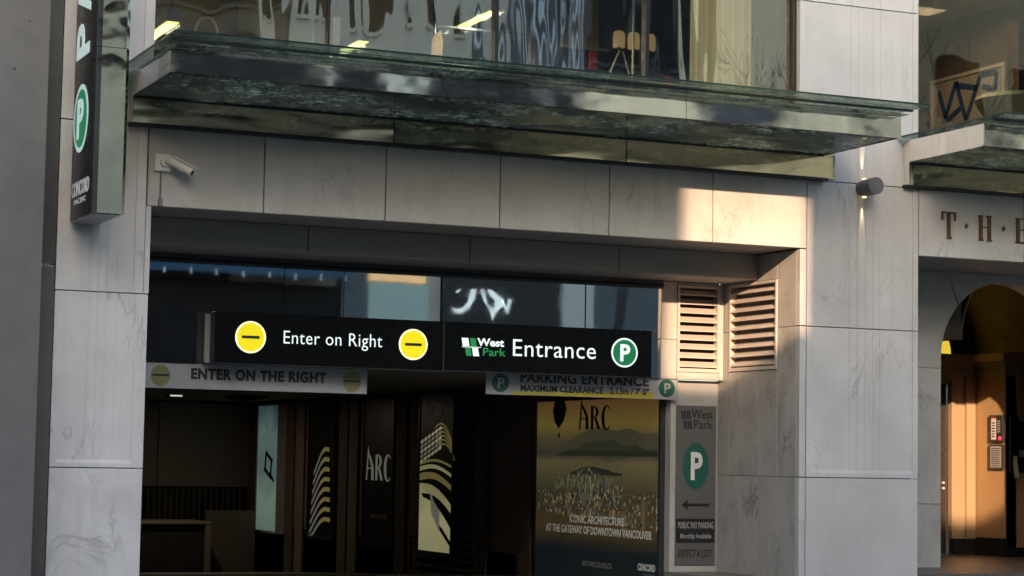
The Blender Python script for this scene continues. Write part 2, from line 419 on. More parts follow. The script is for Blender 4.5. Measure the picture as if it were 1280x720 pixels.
# right column
rc = MB().box(14.82, 16.50, .095, 1.8, 0, 12).build('column', M['joint'], bd)
for i, (a, b) in enumerate(((0, 1.345), (1.345, 3.332), (3.332, 5.275), (5.275, 7.68), (7.68, 9.7), (9.7, 12))):
    if i == 0: stone(rc, M['marble_r'], 14.80, 16.56, a, b)
    else: fluted(rc, M['marble_r'], 14.80 if i < 3 else 14.67, 16.56, a, b, .09 if i < 3 else .10, .085, .10 if i == 1 else 0, (15.47, 15.60, 15.72, 15.84, 15.95))
MB().box(16.50, 16.556, .10, 1.8, 0, 6.0).build('column_side', M['marble_r'], bd)
# narrow corner strip between column and opening
jp = MB().box(14.79, 15.2, .10, 2.3, 0, 4.35).build('jamb', M['joint'], bd)
for a, b in ((0, 1.345), (1.345, 3.332), (3.332, 4.352)):
    MB().box(14.70, 14.796, .0, .098, a+G, b-G).build('stone_panel', M['marble_r'], jp, bevel=.004)
def jst(y0, y1, z0, z1):
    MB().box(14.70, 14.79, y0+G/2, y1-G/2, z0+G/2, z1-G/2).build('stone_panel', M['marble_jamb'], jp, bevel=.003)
jst(.10, .57, 3.332, 4.35); jst(.57, 1.85, 3.99, 4.35); jst(1.85, 2.02, 3.332, 4.35)
jst(.10, .57, 1.345, 3.332); jst(.57, 1.055, 1.345, 2.775); jst(1.055, 1.85, 1.345, 2.775); jst(1.85, 2.16, 1.345, 3.332)
jst(.10, 1.055, 0, 1.345); jst(1.055, 2.16, 0, 1.345)
boxo('louver_recess', M['void'], jp, 14.93, 14.99, .5, 1.9, 2.7, 4.05)

# fascia (entablature) over the opening
fa = MB().box(5.93, 14.80, .095, 1.06, 4.40, 5.25).build('fascia', M['joint'], bd)
fx = [5.93, 7.33, 8.86, 10.37, 11.88, 13.38, 14.80]
for a, b in zip(fx, fx[1:]): stone(fa, M['marble'], a, b, 4.355, 5.275)
MB().box(5.985, 14.70, .10, 1.099, 4.365, 4.40).build('soffit', M['soffit'], fa)
bm2 = MB().box(5.985, 14.70, 1.10, 2.3, 4.03, 4.6).build('lintel', M['joint'], bd)
for a, b in zip([5.985, 8.25, 10.43, 12.575], [8.25, 10.43, 12.575, 14.697]):
    MB().box(a+G, b-G, 1.08, 1.10, 4.022, 4.358).build('lintel_panel', M['beam'], bm2, bevel=.002)
boxo('soffit', M['soffit'], bm2, 5.985, 14.698, 1.101, 2.02, 4.018, 4.03)

# transom: metal head rail, mirrored glass panes, dark backing
tr = MB().box(5.985, 13.70, 2.03, 2.20, 2.655, 4.018).build('transom', M['alu_dark'], bd)
MB().box(5.985, 13.70, 1.95, 2.03, 3.905, 4.016).build('head_rail', M['alu_dark'], tr)
MB().box(5.985, 13.70, 1.935, 1.95, 3.93, 3.965).build('head_rail', M['bronze_frame'], tr)
panes = [(5.985, 8.24, 3.29, 3.90), (8.25, 9.05, 3.29, 3.90), (9.06, 10.40, 3.29, 3.90), (10.43, 12.52, 2.66, 3.90), (12.54, 13.695, 2.66, 3.90), (5.985, 7.12, 2.66, 3.28), (7.32, 8.24, 2.66, 3.28), (8.25, 10.40, 2.66, 3.28)]
for a, b, c, d in panes: MB().box(a, b, 2.0, 2.028, c, d).build('pane', M['transom'], tr)
MB().box(7.20, 7.29, 1.93, 2.0, 2.66, 3.27).build('bracket', M['old_white'], tr)

# back panel beside the transom with its louver
bp = MB().box(13.70, 14.70, 2.16, 2.25, 2.67, 4.03).build('back_wall', M['joint'], bd)
def bst(x0, x1, z0, z1): MB().box(x0+G/2, x1-G/2, 2.02, 2.16, z0+G/2, z1-G/2).build('stone_panel', M['marble'], bp, bevel=.003)
bst(13.705, 13.955, 3.21, 4.012); bst(13.705, 13.955, 2.66, 3.21); bst(13.955, 14.625, 2.66, 2.765); bst(14.625, 14.698, 2.66, 4.012); bst(13.955, 14.625, 3.975, 4.012)
boxo('louver_recess', M['void'], bp, 13.95, 14.63, 2.145, 2.155, 2.7, 4.0)

def louver(fn, u0, u1, z0, z1, n, parent, flip=1):
    """fn(u, v, d): frame of four bars and n sloping blades"""
    fr = MB(); t = .035
    for a, b, c, d in ((u0, u0+t, z0, z1), (u1-t, u1, z0, z1), (u0+t, u1-t, z0, z0+.05), (u0+t, u1-t, z1-t, z1)):
        fr.prism([(a, c), (b, c), (b, d), (a, d)], fn, -.10, .018)
    f = fr.build('louver', M['louver'], parent)
    for k in range(n):
        z = z0+.05+(z1-t-z0-.05)*(k+.15)/n
        p = [(-.002, z), (-.002, z+.010), (.0, z+.012)]
        b = MB(); dz = .066
        q = []
        for (u, e) in ((u0+t+.001, 1), (u1-t-.001, 1)):
            q.append([fn(u, z, .012), fn(u, z+.018, .012), fn(u, z+.018+dz, -.085), fn(u, z+dz, -.085)])
        i = len(b.v); b.v += q[0]+q[1]
        b.f += [(0,1,2,3), (7,6,5,4), (0,4,5,1), (1,5,6,2), (2,6,7,3), (3,7,4,0)]
        b.build('blade', M['louver'], f)
    return f
louver(Front(2.02), 13.957, 14.623, 2.767, 3.972, 9, bd)
louver(Side(14.70), .575, 1.848, 2.78, 3.986, 9, bd)

# pillar behind the header
MB().box(13.95, 14.698, 2.165, 2.6, 0, 2.655).build('pillar', M['marble'], bd, bevel=.004)
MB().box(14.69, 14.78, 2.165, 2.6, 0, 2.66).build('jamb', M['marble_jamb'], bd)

# garage interior (parts of the building)
def mbx(name, mat, *a, parent=bd): return MB().box(*a).build(name, mat, parent)
gw = mbx('garage_wall', M['garage_wall'], 13.95, 14.2, 2.601, 22.5, -1.3, 2.70)
for y in (6.75, 8.55, 11.6, 12.3, 14.9, 15.5, 18.2, 18.9):
    MB().box(13.90, 13.95, y, y+.5, -1.2, 2.698).build('wall_panel', M['garage_trim'] if y in (8.55, 12.3, 15.5, 18.9) else M['garage_wall'], gw)
mbx('garage_wall', M['garage_wall'], 5.70, 5.90, 2.1, 22.5, -1.3, 2.70)
mbx('garage_ceiling', M['garage_ceiling'], 5.70, 14.2, 2.201, 22.5, 2.70, 2.9)
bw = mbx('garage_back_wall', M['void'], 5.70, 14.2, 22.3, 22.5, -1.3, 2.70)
for a, b in ((6, 9.5), (9.52, 11.83), (11.85, 13.94)):
    MB().box(a, b, 22.2, 22.3, .80, 2.66).build('wall_panel', M['garage_back'], bw, bevel=.004)
bars = MB()
for k in range(60): bars.box(6+k*.13, 6.02+k*.13, 22.0, 22.03, -1.0, .78)
bars.build('gate_bars', M['garage_trim'], bw, kind='stuff')
bo = thing('ticket_booth', 'dark low booth with pale edged top in the depth of the garage', 'booth', (11.2, 20, -1.1))
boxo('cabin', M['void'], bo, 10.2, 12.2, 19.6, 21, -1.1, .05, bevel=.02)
boxo('counter_top', M['garage_back'], bo, 10.1, 12.35, 19.5, 21.1, .05, .11, bevel=.01)
boxo('post', M['garage_wall'], bo, 12.22, 12.34, 19.5, 19.62, -1.1, .05)
boxo('side_panel', M['garage_trim'], bo, 12.5, 13.6, 20.5, 20.6, -1.1, .32)
lt = thing('ceiling_strip_light', 'tiny bright strip light on the dark garage ceiling', 'ceiling light', (11.0, 18, 2.7))
boxo('body', M['pend_body'], lt, 10.9, 11.2, 17.8, 18.1, 2.66, 2.70)
boxo('lens', M['lit_white'], lt, 10.93, 11.17, 17.78, 17.8, 2.665, 2.69)
ld = bpy.data.lights.new('strip_lamp', 'AREA'); ld.size = .25; ld.energy = 7; ld.color = (1, .78, .55)
lo = bpy.data.objects.new('strip_lamp', ld); C.objects.link(lo); lo.parent = lt; lo.location = (.05, -.05, -.06)
cf = thing('ceiling_duct', 'dark tapered duct end hanging under the garage ceiling', 'duct', (12.6, 17, 2.7))
MB().prism([(12.0, 2.70), (12.75, 2.70), (12.75, 2.66), (12.25, 2.58)], Front(17.0), -.8, 0).build('duct', M['void'], cf)

def vent_grille(y0, y1, z0, z1, label):
    t = thing('vent_grille', label, 'vent', (13.93, (y0+y1)/2, z0))
    s = Side(13.90)
    b = MB()
    for a, b_, c, d in ((y0, y0+.1, z0, z1), (y1-.1, y1, z0, z1), (y0+.1, y1-.1, z1-.1, z1), (y0+.1, y1-.1, z0, z0+.1), ((y0+y1)/2-.04, (y0+y1)/2+.04, z0+.1, z1-.1)):
        b.prism([(a, c), (b_, c), (b_, d), (a, d)], s, -.04, .03)
    b.build('frame', M['garage_trim'], t)
    MB().prism([(y0, z0), (y1, z0), (y1, z1), (y0, z1)], s, -.045, -.04).build('backing', M['void'], t)
    n = 7
    for k in range(n):
        z = z0+.1+(z1-z0-.2)*(k+.3)/n
        MB().prism([(y0+.1, z), (y1-.1, z), (y1-.1, z+.05), (y0+.1, z+.05)], s, -.035, .02).build('slat', M['garage_wall'], t)
vent_grille(8.85, 12.0, -.95, .22, 'dark louvred vent low on the garage wall under the curved building poster')

# upper storey shell: window reveals, wall strip over canopy etc
us = bd
# polished strip above the black trim
for a, b in ((5.72, 8.94), (8.955, 12.10), (12.115, 15.22)):
    MB().box(a, b, -.012, .0, 5.31, 5.625).build('polished_strip', M['mirror_strip'], bd)
for a, b in ((16.47, 19.7), (19.715, 23)):
    MB().box(a, b, -.012, .0, 5.31, 5.625).build('polished_strip', M['mirror_strip'], bd)
MB().box(5.93, 14.80, .001, .9, 5.277, 5.95).build('wall', M['joint'], bd)
MB().box(16.56, 24, .001, .9, 5.277, 6.0).build('wall', M['joint'], bd)
# floor slab, back walls of shops
mbx('shop_floor', M['darkwood'], 5.9, 16.4, .901, 6.0, 5.7, 5.95)
mbx('shop_back_wall', M['olive'], 5.9, 12.28, 5.6, 5.8, 5.95, 8.6)
mbx('shop_back_wall', M['shop_back'], 12.285, 16.4, 5.62, 5.8, 5.95, 8.6)
mbx('shop_side_wall', M['olive'], 5.70, 5.895, .3, 5.8, 5.95, 8.6)
mbx('shop_side_wall', M['shop_back'], 16.42, 16.5, 1.81, 5.8, 5.95, 8.6)
mbx('shop_ceiling', M['shop_ceiling'], 5.7, 16.5, .25, 5.8, 8.6, 8.75)
mbx('wall', M['marble'], 5.97, 14.66, -.0, .3, 8.3, 12)
mbx('wall', M['marble'], 16.57, 26, .2, .5, 8.9, 12)
mbx('roof', M['concrete'], 4.9, 26, .5, 24, 11.8, 12)
mbx('window_reveal', M['marble_l'], 5.965, 5.985, .10, .40, 5.95, 8.3)
mbx('window_reveal', M['bronze_frame'], 14.64, 14.668, .08, .40, 5.95, 8.3)
wf = MB().box(5.985, 14.64, .16, .22, 5.952, 5.99).build('window', M['bronze_frame'], bd)
xs = [5.985, 8.13, 10.34, 12.46, 14.64]
for x, t_ in ((8.13, .025), (10.34, .045), (12.46, .05)):
    MB().box(x-t_/2, x+t_/2, .12, .24, 5.99, 8.3).build('mullion', M['bronze_frame'], wf)
for a, b in zip(xs, xs[1:]): MB().box(a+.02, b-.02, .18, .19, 5.99, 8.3).build('pane', M['glass_shop'], wf)

# ------------------------------------------------------------------ things inside the shop
def pendant(x, y0, y1, z, label):
    t = thing('pendant_light', label, 'pendant light', (x, (y0+y1)/2, z), 'linear pendant lights in the shop')
    boxo('housing', M['pend_body'], t, x-.09, x+.09, y0, y1, z+.012, z+.15, bevel=.006)
    boxo('diffuser', M['pend_lit'], t, x-.075, x+.075, y0+.02, y1-.02, z, z+.012)
    c = MB()
    for y in (y0+.1, y1-.1): c.tube((x, y, z+.15), (x, y, 8.6), .008, n=6)
    c.build('cable', M['black'], t)
    ld = bpy.data.lights.new('pendant_lamp', 'AREA'); ld.shape = 'RECTANGLE'; ld.size = .15; ld.size_y = y1-y0; ld.energy = 60; ld.color = (1, .93, .72)
    lo = bpy.data.objects.new('pendant_lamp', ld); C.objects.link(lo); lo.location = (x, (y0+y1)/2, z-.02); 
    lo.parent = t; lo.location = (0, 0, -.02)
pendant(6.60, 1.63, 2.9, 6.87, 'lit black pendant light just right of the left marble pilaster')
pendant(9.60, 2.98, 4.3, 7.15, 'lit pendant light seen low in the second shop window pane')
pendant(11.35, 2.55, 3.9, 7.66, 'lit pendant light at the top edge beside the central dark mullion')
ch = thing('chair', 'chair with a curved pale back by the left end of the shop window', 'chair', (7.4, 3, 5.95))
b = MB()
for i in range(12):
    a0 = PI*i/12; a1 = PI*(i+1)/12
    b.tube((7.4+.15*math.cos(a0), 3, 7.05+.22*math.sin(a0)), (7.4+.15*math.cos(a1), 3, 7.05+.22*math.sin(a1)), .018, n=6)
b.build('back_hoop', M['pale'], ch)
boxo('seat', M['pale'], ch, 7.18, 7.62, 2.6, 3.05, 6.75, 6.82, bevel=.02)
for sx in (7.22, 7.58):
    for sy in (2.64, 3.0): MB().tube((sx, sy, 5.95), (sx, sy, 6.75), .018, n=6).build('leg', M['pale'], ch)
bdp = thing('leaning_board', 'warm tan board with a pointed top standing in the shop', 'board', (10.67, 3, 5.95))
MB().prism([(10.58, 5.95), (10.76, 5.95), (10.76, 7.30), (10.74, 7.42), (10.64, 7.36), (10.60, 7.25)], Front(3), -.04, 0).build('board', M['wood'], bdp)
dk = thing('dark_display_stand', 'dark framed display stand behind the tan board in the shop', 'display stand', (11.2, 3.4, 5.95))
boxo('screen', M['slate'], dk, 10.78, 11.5, 3.4, 3.46, 6.6, 7.05, bevel=.01)
MB().tube((10.80, 3.38, 5.95), (10.78, 3.38, 7.95), .025, n=8).build('post', M['black'], dk)
MB().box(10.8, 12.2, 3.36, 3.40, 7.55, 7.58).build('rail', M['black'], dk)
hp = thing('cupboard', 'tall pale cupboard against the back wall of the shop', 'cupboard', (8.9, 4.6, 5.95))
boxo('carcass', M['pale'], hp, 8.55, 9.35, 4.4, 5.5, 5.95, 8.4, bevel=.01)
boxo('door', M['olive'], hp, 8.58, 8.94, 4.37, 4.4, 6.05, 8.3, bevel=.01); boxo('door', M['olive'], hp, 8.96, 9.32, 4.37, 4.4, 6.05, 8.3, bevel=.01)
pp = thing('white_post', 'bright white vertical post behind the first dark mullion', 'post', (8.72, 1.6, 5.95))
boxo('post', M['print_white'], pp, 8.70, 8.78, 1.6, 1.66, 5.95, 7.15, bevel=.004)
boxo('foot', M['print_white'], pp, 8.66, 8.82, 1.55, 1.71, 5.95, 5.97)
# dark partition with framed board, cloth, lampshades
pt = thing('dark_partition', 'dark partition wall behind the third pane of the shop window', 'partition', (13.6, 3.3, 5.95))
boxo('panel', M['darkwood'], pt, 12.30, 14.75, 3.45, 3.55, 5.95, 8.6)
pbd = thing('pin_board', 'tan framed board hanging on the dark partition', 'board', (13.1, 3.4, 7.48))
boxo('face', M['tan'], pbd, 12.76, 13.36, 3.40, 3.44, 7.49, 8.5, bevel=.005)
boxo('ledge', M['print_grey'], pbd, 12.74, 13.80, 3.34, 3.39, 7.44, 7.475)
cb = thing('blue_cloth', 'blue cloth hanging right of the tan board', 'cloth', (13.5, 3.3, 7.6))
b = MB()
for i in range(6): b.prism([(13.39+i*.035, 7.62+.02*(i % 2)), (13.42+i*.035, 7.62+.02*(i % 2)), (13.40+i*.03, 8.5), (13.37+i*.03, 8.5)], Front(3.36-.02*(i % 2)), -.01, .01)
b.build('cloth_fold', M['cloth_blue'], cb)
rd = thing('red_banner', 'small red cloth hanging below the tan board', 'cloth', (13.3, 3.3, 7.1))
boxo('cloth', M['red'], rd, 13.20, 13.31, 3.36, 3.39, 7.16, 7.44)
sh = MB().box(13.42, 14.6, 3.1, 3.44, 7.40, 7.44).build('wall_shelf', M['darkwood'], None, tag=('dark shelf carrying three cream lampshades on the partition', 'shelf'))
for i, (x, lab) in enumerate(((13.62, 'leftmost of the three cream lampshades on the dark shelf'), (13.86, 'middle one of the three cream lampshades on the dark shelf'), (14.12, 'rightmost of the three cream lampshades on the dark shelf'))):
    t = thing('table_lamp', lab, 'lamp', (x, 3.27, 7.44), 'cream table lamps on the shelf')
    MB().tube((x, 3.27, 7.44), (x, 3.27, 7.50), .05, .03, n=10).build('base', M['darkwood'], t)
    b = MB(); prof = [(7.50, .085), (7.62, .09), (7.70, .085), (7.74, .06)]
    for (za, ra), (zb, rb) in zip(prof, prof[1:]): b.tube((x, 3.27, za), (x, 3.27, zb), ra, rb, n=16, caps=True)
    b.build('lamp_shade', emis('warm_lampshade_%d' % i, (.8, .55, .28), .35, (.7, .6, .42)), t)
ea = thing('folding_easel', 'white legged easel standing in front of the dark partition', 'easel', (13.4, 2.8, 5.95))
for a, b_ in (((12.85, 2.9, 6.0), (13.45, 2.9, 7.38)), ((13.95, 2.9, 6.0), (13.50, 2.9, 7.38))):
    MB().tube(a, b_, .014, n=6).build('leg', M['pale'], ea)
gd = thing('glazed_door_frame', 'thin white door frame outline beside the right dark mullion', 'door frame', (13.3, 1.6, 5.95))
MB().box(13.0, 13.02, 1.6, 1.63, 5.96, 8.5).build('stile', M['pale'], gd)
MB().box(13.02, 13.28, 1.6, 1.63, 6.50, 6.53).build('rail', M['pale'], gd)
bx2 = thing('red_basket', 'reddish brown basket of goods on the shop floor near the right pane', 'basket', (14.0, 2.9, 5.95))
boxo('basket', M['wood'], bx2, 13.85, 14.3, 2.6, 3.1, 5.95, 6.9, bevel=.03); boxo('handle', M['red'], bx2, 14.0, 14.15, 2.55, 2.6, 6.75, 7.0, bevel=.02)
# curtain
cu = thing('curtain', 'tall cream curtain hanging behind the right end of the shop window', 'curtain', (14.15, 1.2, 5.95))
b = MB(); n = 80; x0, x1 = 13.68, 14.62
pts = [(x0+(x1-x0)*i/n, 1.2+.035*math.sin(i*.9)+.02*math.sin(i*.37+1)) for i in range(n+1)]
for (xa, ya), (xb, yb) in zip(pts, pts[1:]):
    b.quad((xa, ya, 5.96), (xb, yb, 5.96), (xb, yb, 8.5), (xa, ya, 8.5)); b.quad((xa, ya+.006, 5.96), (xb, yb+.006, 5.96), (xb, yb+.006, 8.5), (xa, ya+.006, 8.5))
b.build('fabric', M['curtain'], cu, smooth=False)
MB().tube((13.6, 1.2, 8.52), (14.7, 1.2, 8.52), .02).build('rod', M['black'], cu)
dd = thing('patterned_screen', 'dark brown screen with pale diamonds right of the cream curtain', 'screen', (15.9, 2.5, 5.95))
boxo('screen', M['darkwood'], dd, 15.2, 16.2, 2.5, 2.56, 5.95, 7.62, bevel=.005)
for (x, z) in ((16.02, 7.50), (15.78, 7.32), (16.02, 7.34), (16.02, 7.16), (16.02, 6.98), (15.78, 7.0)):
    MB().prism([(x-.05, z), (x, z-.06), (x+.05, z), (x, z+.06)], Front(2.499), 0, .004).build('diamond', M['diamond'], dd)
boxo('post', M['olive'], dd, 16.2, 16.3, 2.5, 2.58, 5.95, 8.5)
tk = MB().box(7.0, 7.05, .8, 4.5, 8.53, 8.58).build('ceiling_track', M['black'], None, tag=('thin black lighting track across the pale shop ceiling', 'light track'))

# ------------------------------------------------------------------ canopies
def canopy(x0, x1, label, seams, right_open=True):
    t = thing('glass_canopy', label, 'canopy', (x0, 0, 5.3), 'glass and steel canopies over the entrances')
    F = -1.8
    xs = [x0]+seams+[x1]
    for a, b in zip(xs, xs[1:]):
        MB().box(a+.003, b-.003, F, F+.012, 5.61, 5.87).build('front_panel', M['mirror'], t)
    MB().box(x0, x0+.012, F+.012, -.0, 5.61, 5.90).build('end_panel', M['mirror'], t)
    MB().box(x0, x0+.012, -.13, .0, 5.30, 5.61).build('end_panel', M['mirror'], t)
    MB().box(x1-.012, x1, F+.012, -.02, 5.61, 5.87).build('end_panel', M['mirror'], t)
    MB().box(x0+.012, x1-.012, F+.013, F+.10, 5.635, 5.85).box(x0+.012, x1-.012, F+.013, F+.05, 5.61, 5.635).build('edge_beam', M['alu_dark'], t)
    MB().box(x0-.02, x1+.01, -.10, .02, 5.265, 5.305).build('black_trim', M['black'], t, bevel=.008)
    # inner ribs
    for x in [x0+.35]+[s for s in seams]:
        MB().box(x-.03, x+.03, F+.10, -.02, 5.80, 5.90).build('rib', M['alu_dark'], t)
    MB().box(x0+.02, x1-.02, -.035, -.014, 5.598, 5.617).build('joint_bead', M['black'], t)
    for a, b in zip(xs, xs[1:]):
        MB().box(a+.004+(.02 if a == x0 else 0), b-.004-(.02 if b == x1 else 0), F+.055, -.015, 5.618, 5.632).build('soffit_pane', M['glass_under'], t)
    gx = [x0-.10]+seams+[x1+.02]
    for a, b in zip(gx, gx[1:]):
        g = MB().box(a+.004, b-.004, -2.38, -.02, 5.935, 5.953).build('top_pane', M['glass_top'], t)
        MB().box(a+.004, b-.004, -2.392, -2.3805, 5.934, 5.955).build('pane_edge', M['glass_edge'], g)
    MB().box(x0-.115, x0-.101, -2.38, -.02, 5.934, 5.955).build('pane_edge', M['glass_edge'], t)
    MB().box(x0+.02, x1-.02, -2.0, F, 5.876, 5.884).build('lip', M['lip'], t)
    MB().box(x0-.05, x1, -2.06, -2.03, 5.905, 5.934).build('rail', M['alu_dark'], t)
    MB().box(x0-.05, x1, -2.20, -2.19, 5.922, 5.934).build('rail', M['mirror'], t)
    for s in [x0+.2]+seams+[x1-.2]:
        for y in (-1.70, -.35):
            MB().tube((s+.12, y, 5.90), (s+.12, y, 5.935), .035, n=10).build('fixing', M['alu_dark'], t)
    return t
canopy(5.70, 15.06, 'long glass and polished steel canopy above the parking entrance', [8.85, 12.0])
canopy(16.32, 26.0, 'shorter stretch of glass canopy at the right edge above the arch', [19.5, 22.7])

# ------------------------------------------------------------------ blade sign
bs = thing('blade_sign', 'vertical black parking sign box with polished steel side on the left pilaster', 'sign', (5.2, -.6, 4.10))
X0, X1, Y0, Y1 = 5.045, 5.40, -1.19, -.06
c = .04
prof = [(X0, Y1), (X1, Y1), (X1, Y0+c), (X1-c, Y0), (X0+c*1.1, Y0), (X0, Y0+.02)]
def zprism(pts, z0, z1):
    m_ = MB(); n = len(pts); m_.v = [(x, y, z0) for x, y in pts]+[(x, y, z1) for x, y in pts]
    m_.f = [tuple(range(n)), tuple(range(2*n-1, n-1, -1))]+[(i, (i+1) % n, n+(i+1) % n, n+i) for i in range(n)]
    return m_
for za, zb in ((4.105, 5.93), (5.936, 7.4), (7.406, 9)):
    zprism(prof, za, zb).build('steel_box', M['mirror_blade'], bs)
boxo('underside', M['old_white'], bs, X0+.01, X1-.05, Y0+.03, Y1-.02, 4.095, 4.105)
boxo('bracket', M['alu_dark'], bs, 5.15, 5.3, Y1, 0, 4.6, 4.75)
boxo('bracket', M['alu_dark'], bs, 5.15, 5.3, Y1, 0, 7.6, 7.75)
boxo('sign_face', M['sign_black'], bs, X0-.008, X0-.0005, Y0+.09, Y1-.01, 4.11, 9)
boxo('sign_frame', M['alu_dark'], bs, X0-.006, X0-.0005, Y0+.02, Y0+.088, 4.11, 9)
S = Side(X0-.008)
z = 5.93
add_text(MB(), 'P', S, -.14, -.80, 5.945, 6.32, .0005, .006, .02, rot=False)
lz = 5.93
for chx, hgt in (('P', .40), ('A', .46), ('R', .46), ('K', .44), ('I', .12), ('N', .46), ('G', .46)):
    add_text(MB(), chx, S, -.14, -.80, lz, lz+hgt, .0005, .006, .03, rot=True).build('lettering', M['blade_white'], bs)
    lz += hgt+.075
b = MB(); b.disc(-.47, 5.235, .37, .385, S, .0005, .004); b.build('disc_rim', M['blade_white'], bs)
b = MB(); b.disc(-.47, 5.235, .31, .33, S, .004, .006); b.build('disc', M['lit_green'], bs)
add_text(MB(), 'P', S, -.30, -.62, 5.01, 5.46, .006, .009, .04).build('lettering', M['blade_white'], bs)
add_text(MB(), 'CONCORD', S, -.12, -1.0, 4.36, 4.53, .0005, .004, .03).build('lettering', M['print_white'], bs)
add_text(MB(), 'PACIFIC', S, -.26, -.86, 4.27, 4.33, .0005, .004, .01).build('lettering', M['print_white'], bs)

# ------------------------------------------------------------------ security camera and conduit
sc_ = thing('security_camera', 'white bullet security camera on a square bracket by the left pilaster', 'security camera', (6.1, 0, 4.9))
b = MB().box(6.0, 6.19, -.05, 0, 4.76, 4.97); b.build('back_box', M['cam_white'], sc_, bevel=.012)
MB().tube((6.11, -.05, 4.87), (6.11, -.10, 4.87), .05, n=16).build('swivel', M['cam_white'], sc_)
MB().tube((6.11, -.09, 4.87), (6.19, -.16, 4.86), .028, n=12).build('arm', M['cam_white'], sc_)
MB().tube((6.15, -.12, 4.885), (6.375, -.30, 4.735), .044, n=18).build('housing', M['cam_white'], sc_, smooth=False)
MB().tube((6.374, -.2992, 4.7358), (6.379, -.303, 4.733), .034, n=18).build('lens', M['black'], sc_)
v0 = Vector((6.19, -.14, 4.930)); v1 = Vector((6.42, -.33, 4.785)); sd = Vector((.73, .68, 0))*.045; tz = Vector((0, 0, .008))
b = MB(); b.v = [tuple(p) for p in (v0-sd, v0+sd, v1+sd, v1-sd, v0-sd+tz, v0+sd+tz, v1+sd+tz, v1-sd+tz)]
b.f = [(0,3,2,1),(4,5,6,7),(0,1,5,4),(1,2,6,5),(2,3,7,6),(3,0,4,7)]; b.build('sun_shield', M['cam_white'], sc_)
cd = thing('cable_conduit', 'thin vertical conduit running down below the security camera', 'conduit', (6.12, 0, 4.36))
MB().tube((6.085, -.012, 4.37), (6.085, -.012, 4.76), .012, n=8).build('pipe', M['conduit'], cd)
boxo('clip', M['conduit'], cd, 6.06, 6.11, -.04, 0, 4.36, 4.45, bevel=.004)

# ------------------------------------------------------------------ cylinder wall lamp
wl = thing('wall_lamp', 'round dark grey wall lamp throwing light streaks up and down the column', 'wall lamp', (15.66, 0, 5.21))
MB().tube((15.66, 0, 5.215), (15.66, -.10, 5.215), .105, n=32).build('back_drum', M['lamp_grey'], wl)
MB().tube((15.66, -.10, 5.215), (15.66, -.34, 5.215), .115, n=32).build('front_drum', M['lamp_grey'], wl)
MB().tube((15.66, -.05, 5.10), (15.66, -.05, 5.085), .03, n=16).build('lens', M['glow'], wl)
MB().tube((15.66, -.05, 5.33), (15.66, -.05, 5.345), .03, n=16).build('lens', M['glow'], wl)
for zz, dr in ((5.08, 0), (5.35, PI)):
    ld = bpy.data.lights.new('streak_lamp', 'SPOT'); ld.energy = 14 if dr else 14; ld.color = (1, .72, .38); ld.spot_size = R(14); ld.spot_blend = .5; ld.shadow_soft_size = .004
    lo = bpy.data.objects.new('streak_lamp', ld); C.objects.link(lo); lo.parent = wl
    lo.location = (0, -.015, zz-5.21); lo.rotation_euler = (dr+(R(4) if dr else R(-4))*-1, 0, 0)

# ------------------------------------------------------------------ light box signs
def discs(t, cx, cz, fn, r=.20):
    b = MB().disc(cx, cz, r, r*1.01, fn, .0005, .004); rim = b.build('disc_rim', M['lit_rim'], t)
    MB().disc(cx, cz, r*.88, r*.89, fn, .004, .006).build('disc', M['lit_yellow'], t)
    MB().prism([(cx-.115, cz-.018), (cx+.115, cz-.018), (cx+.115, cz+.018), (cx-.115, cz+.018)], fn, .006, .008).build('bar', M['ink'], t)
FY = 1.70; Fs = Front(FY)
s1 = thing('light_box_sign', 'black lit sign reading Enter on Right between two yellow discs', 'sign', (8.8, 1.8, 2.65), 'black lit signs over the entrance')
boxo('casing', M['sign_black'], s1, 7.265, 10.33, FY, 1.92, 2.652, 3.292, bevel=.006)
boxo('edge_trim', M['alu_dark'], s1, 7.265, 10.33, FY-.006, FY+.03, 2.640, 2.651)
discs(s1, 7.727, 2.985, Fs); discs(s1, 9.915, 2.975, Fs)
lettering('Enter on Right', Fs, 8.16, 9.487, 2.868, 3.085, M['lit_white'], s1, -.004, 1.06)
s2_ = thing('light_box_sign', 'black lit sign reading West Park Entrance with a green P disc', 'sign', (11.9, 1.8, 2.65), 'black lit signs over the entrance')
boxo('casing', M['sign_black'], s2_, 10.352, 13.40, FY, 1.92, 2.66, 3.292, bevel=.006)
boxo('edge_strip', M['alu_dark'], s2_, 10.333, 10.349, FY-.004, 1.9, 2.655, 3.29)
boxo('edge_trim', M['alu_dark'], s2_, 10.352, 13.40, FY-.006, FY+.03, 2.648, 2.659)
lettering('Entrance', Fs, 11.33, 12.55, 2.876, 3.10, M['lit_white'], s2_, -.002, 1.05)
lettering('West', Fs, 10.815, 11.20, 2.99, 3.095, M['lit_white'], s2_, .03)
lettering('Park', Fs, 10.90, 11.225, 2.865, 2.97, M['green'], s2_, .01)
def wp_logo(t, u0, v0, w_, h, fn, mats, base=0.):
    """two leaning bars above and two below a cross line"""
    g = w_*.06; sh = w_*.16
    for i, (a, b_, c_, d_) in enumerate(((0, .40, .55, 1), (.5, .85, .55, 1), (.22, .55, 0, .46), (.64, 1, 0, .46))):
        mb = MB(); 
        for e0, e1 in (((a), (a+(b_-a)*.38)), ((a+(b_-a)*.55), b_)) if mats[i] is M['ink'] else ((a, b_),):
            xx0 = u0+w_*e0; xx1 = u0+w_*e1
            mb.prism([(xx0+sh*(1-c_)*0, v0+h*c_), (xx1, v0+h*c_), (xx1-sh*.5, v0+h*d_), (xx0-sh*.5, v0+h*d_)], fn, base+.0005, base+.004)
        mb.build('logo_bar', mats[i], t)
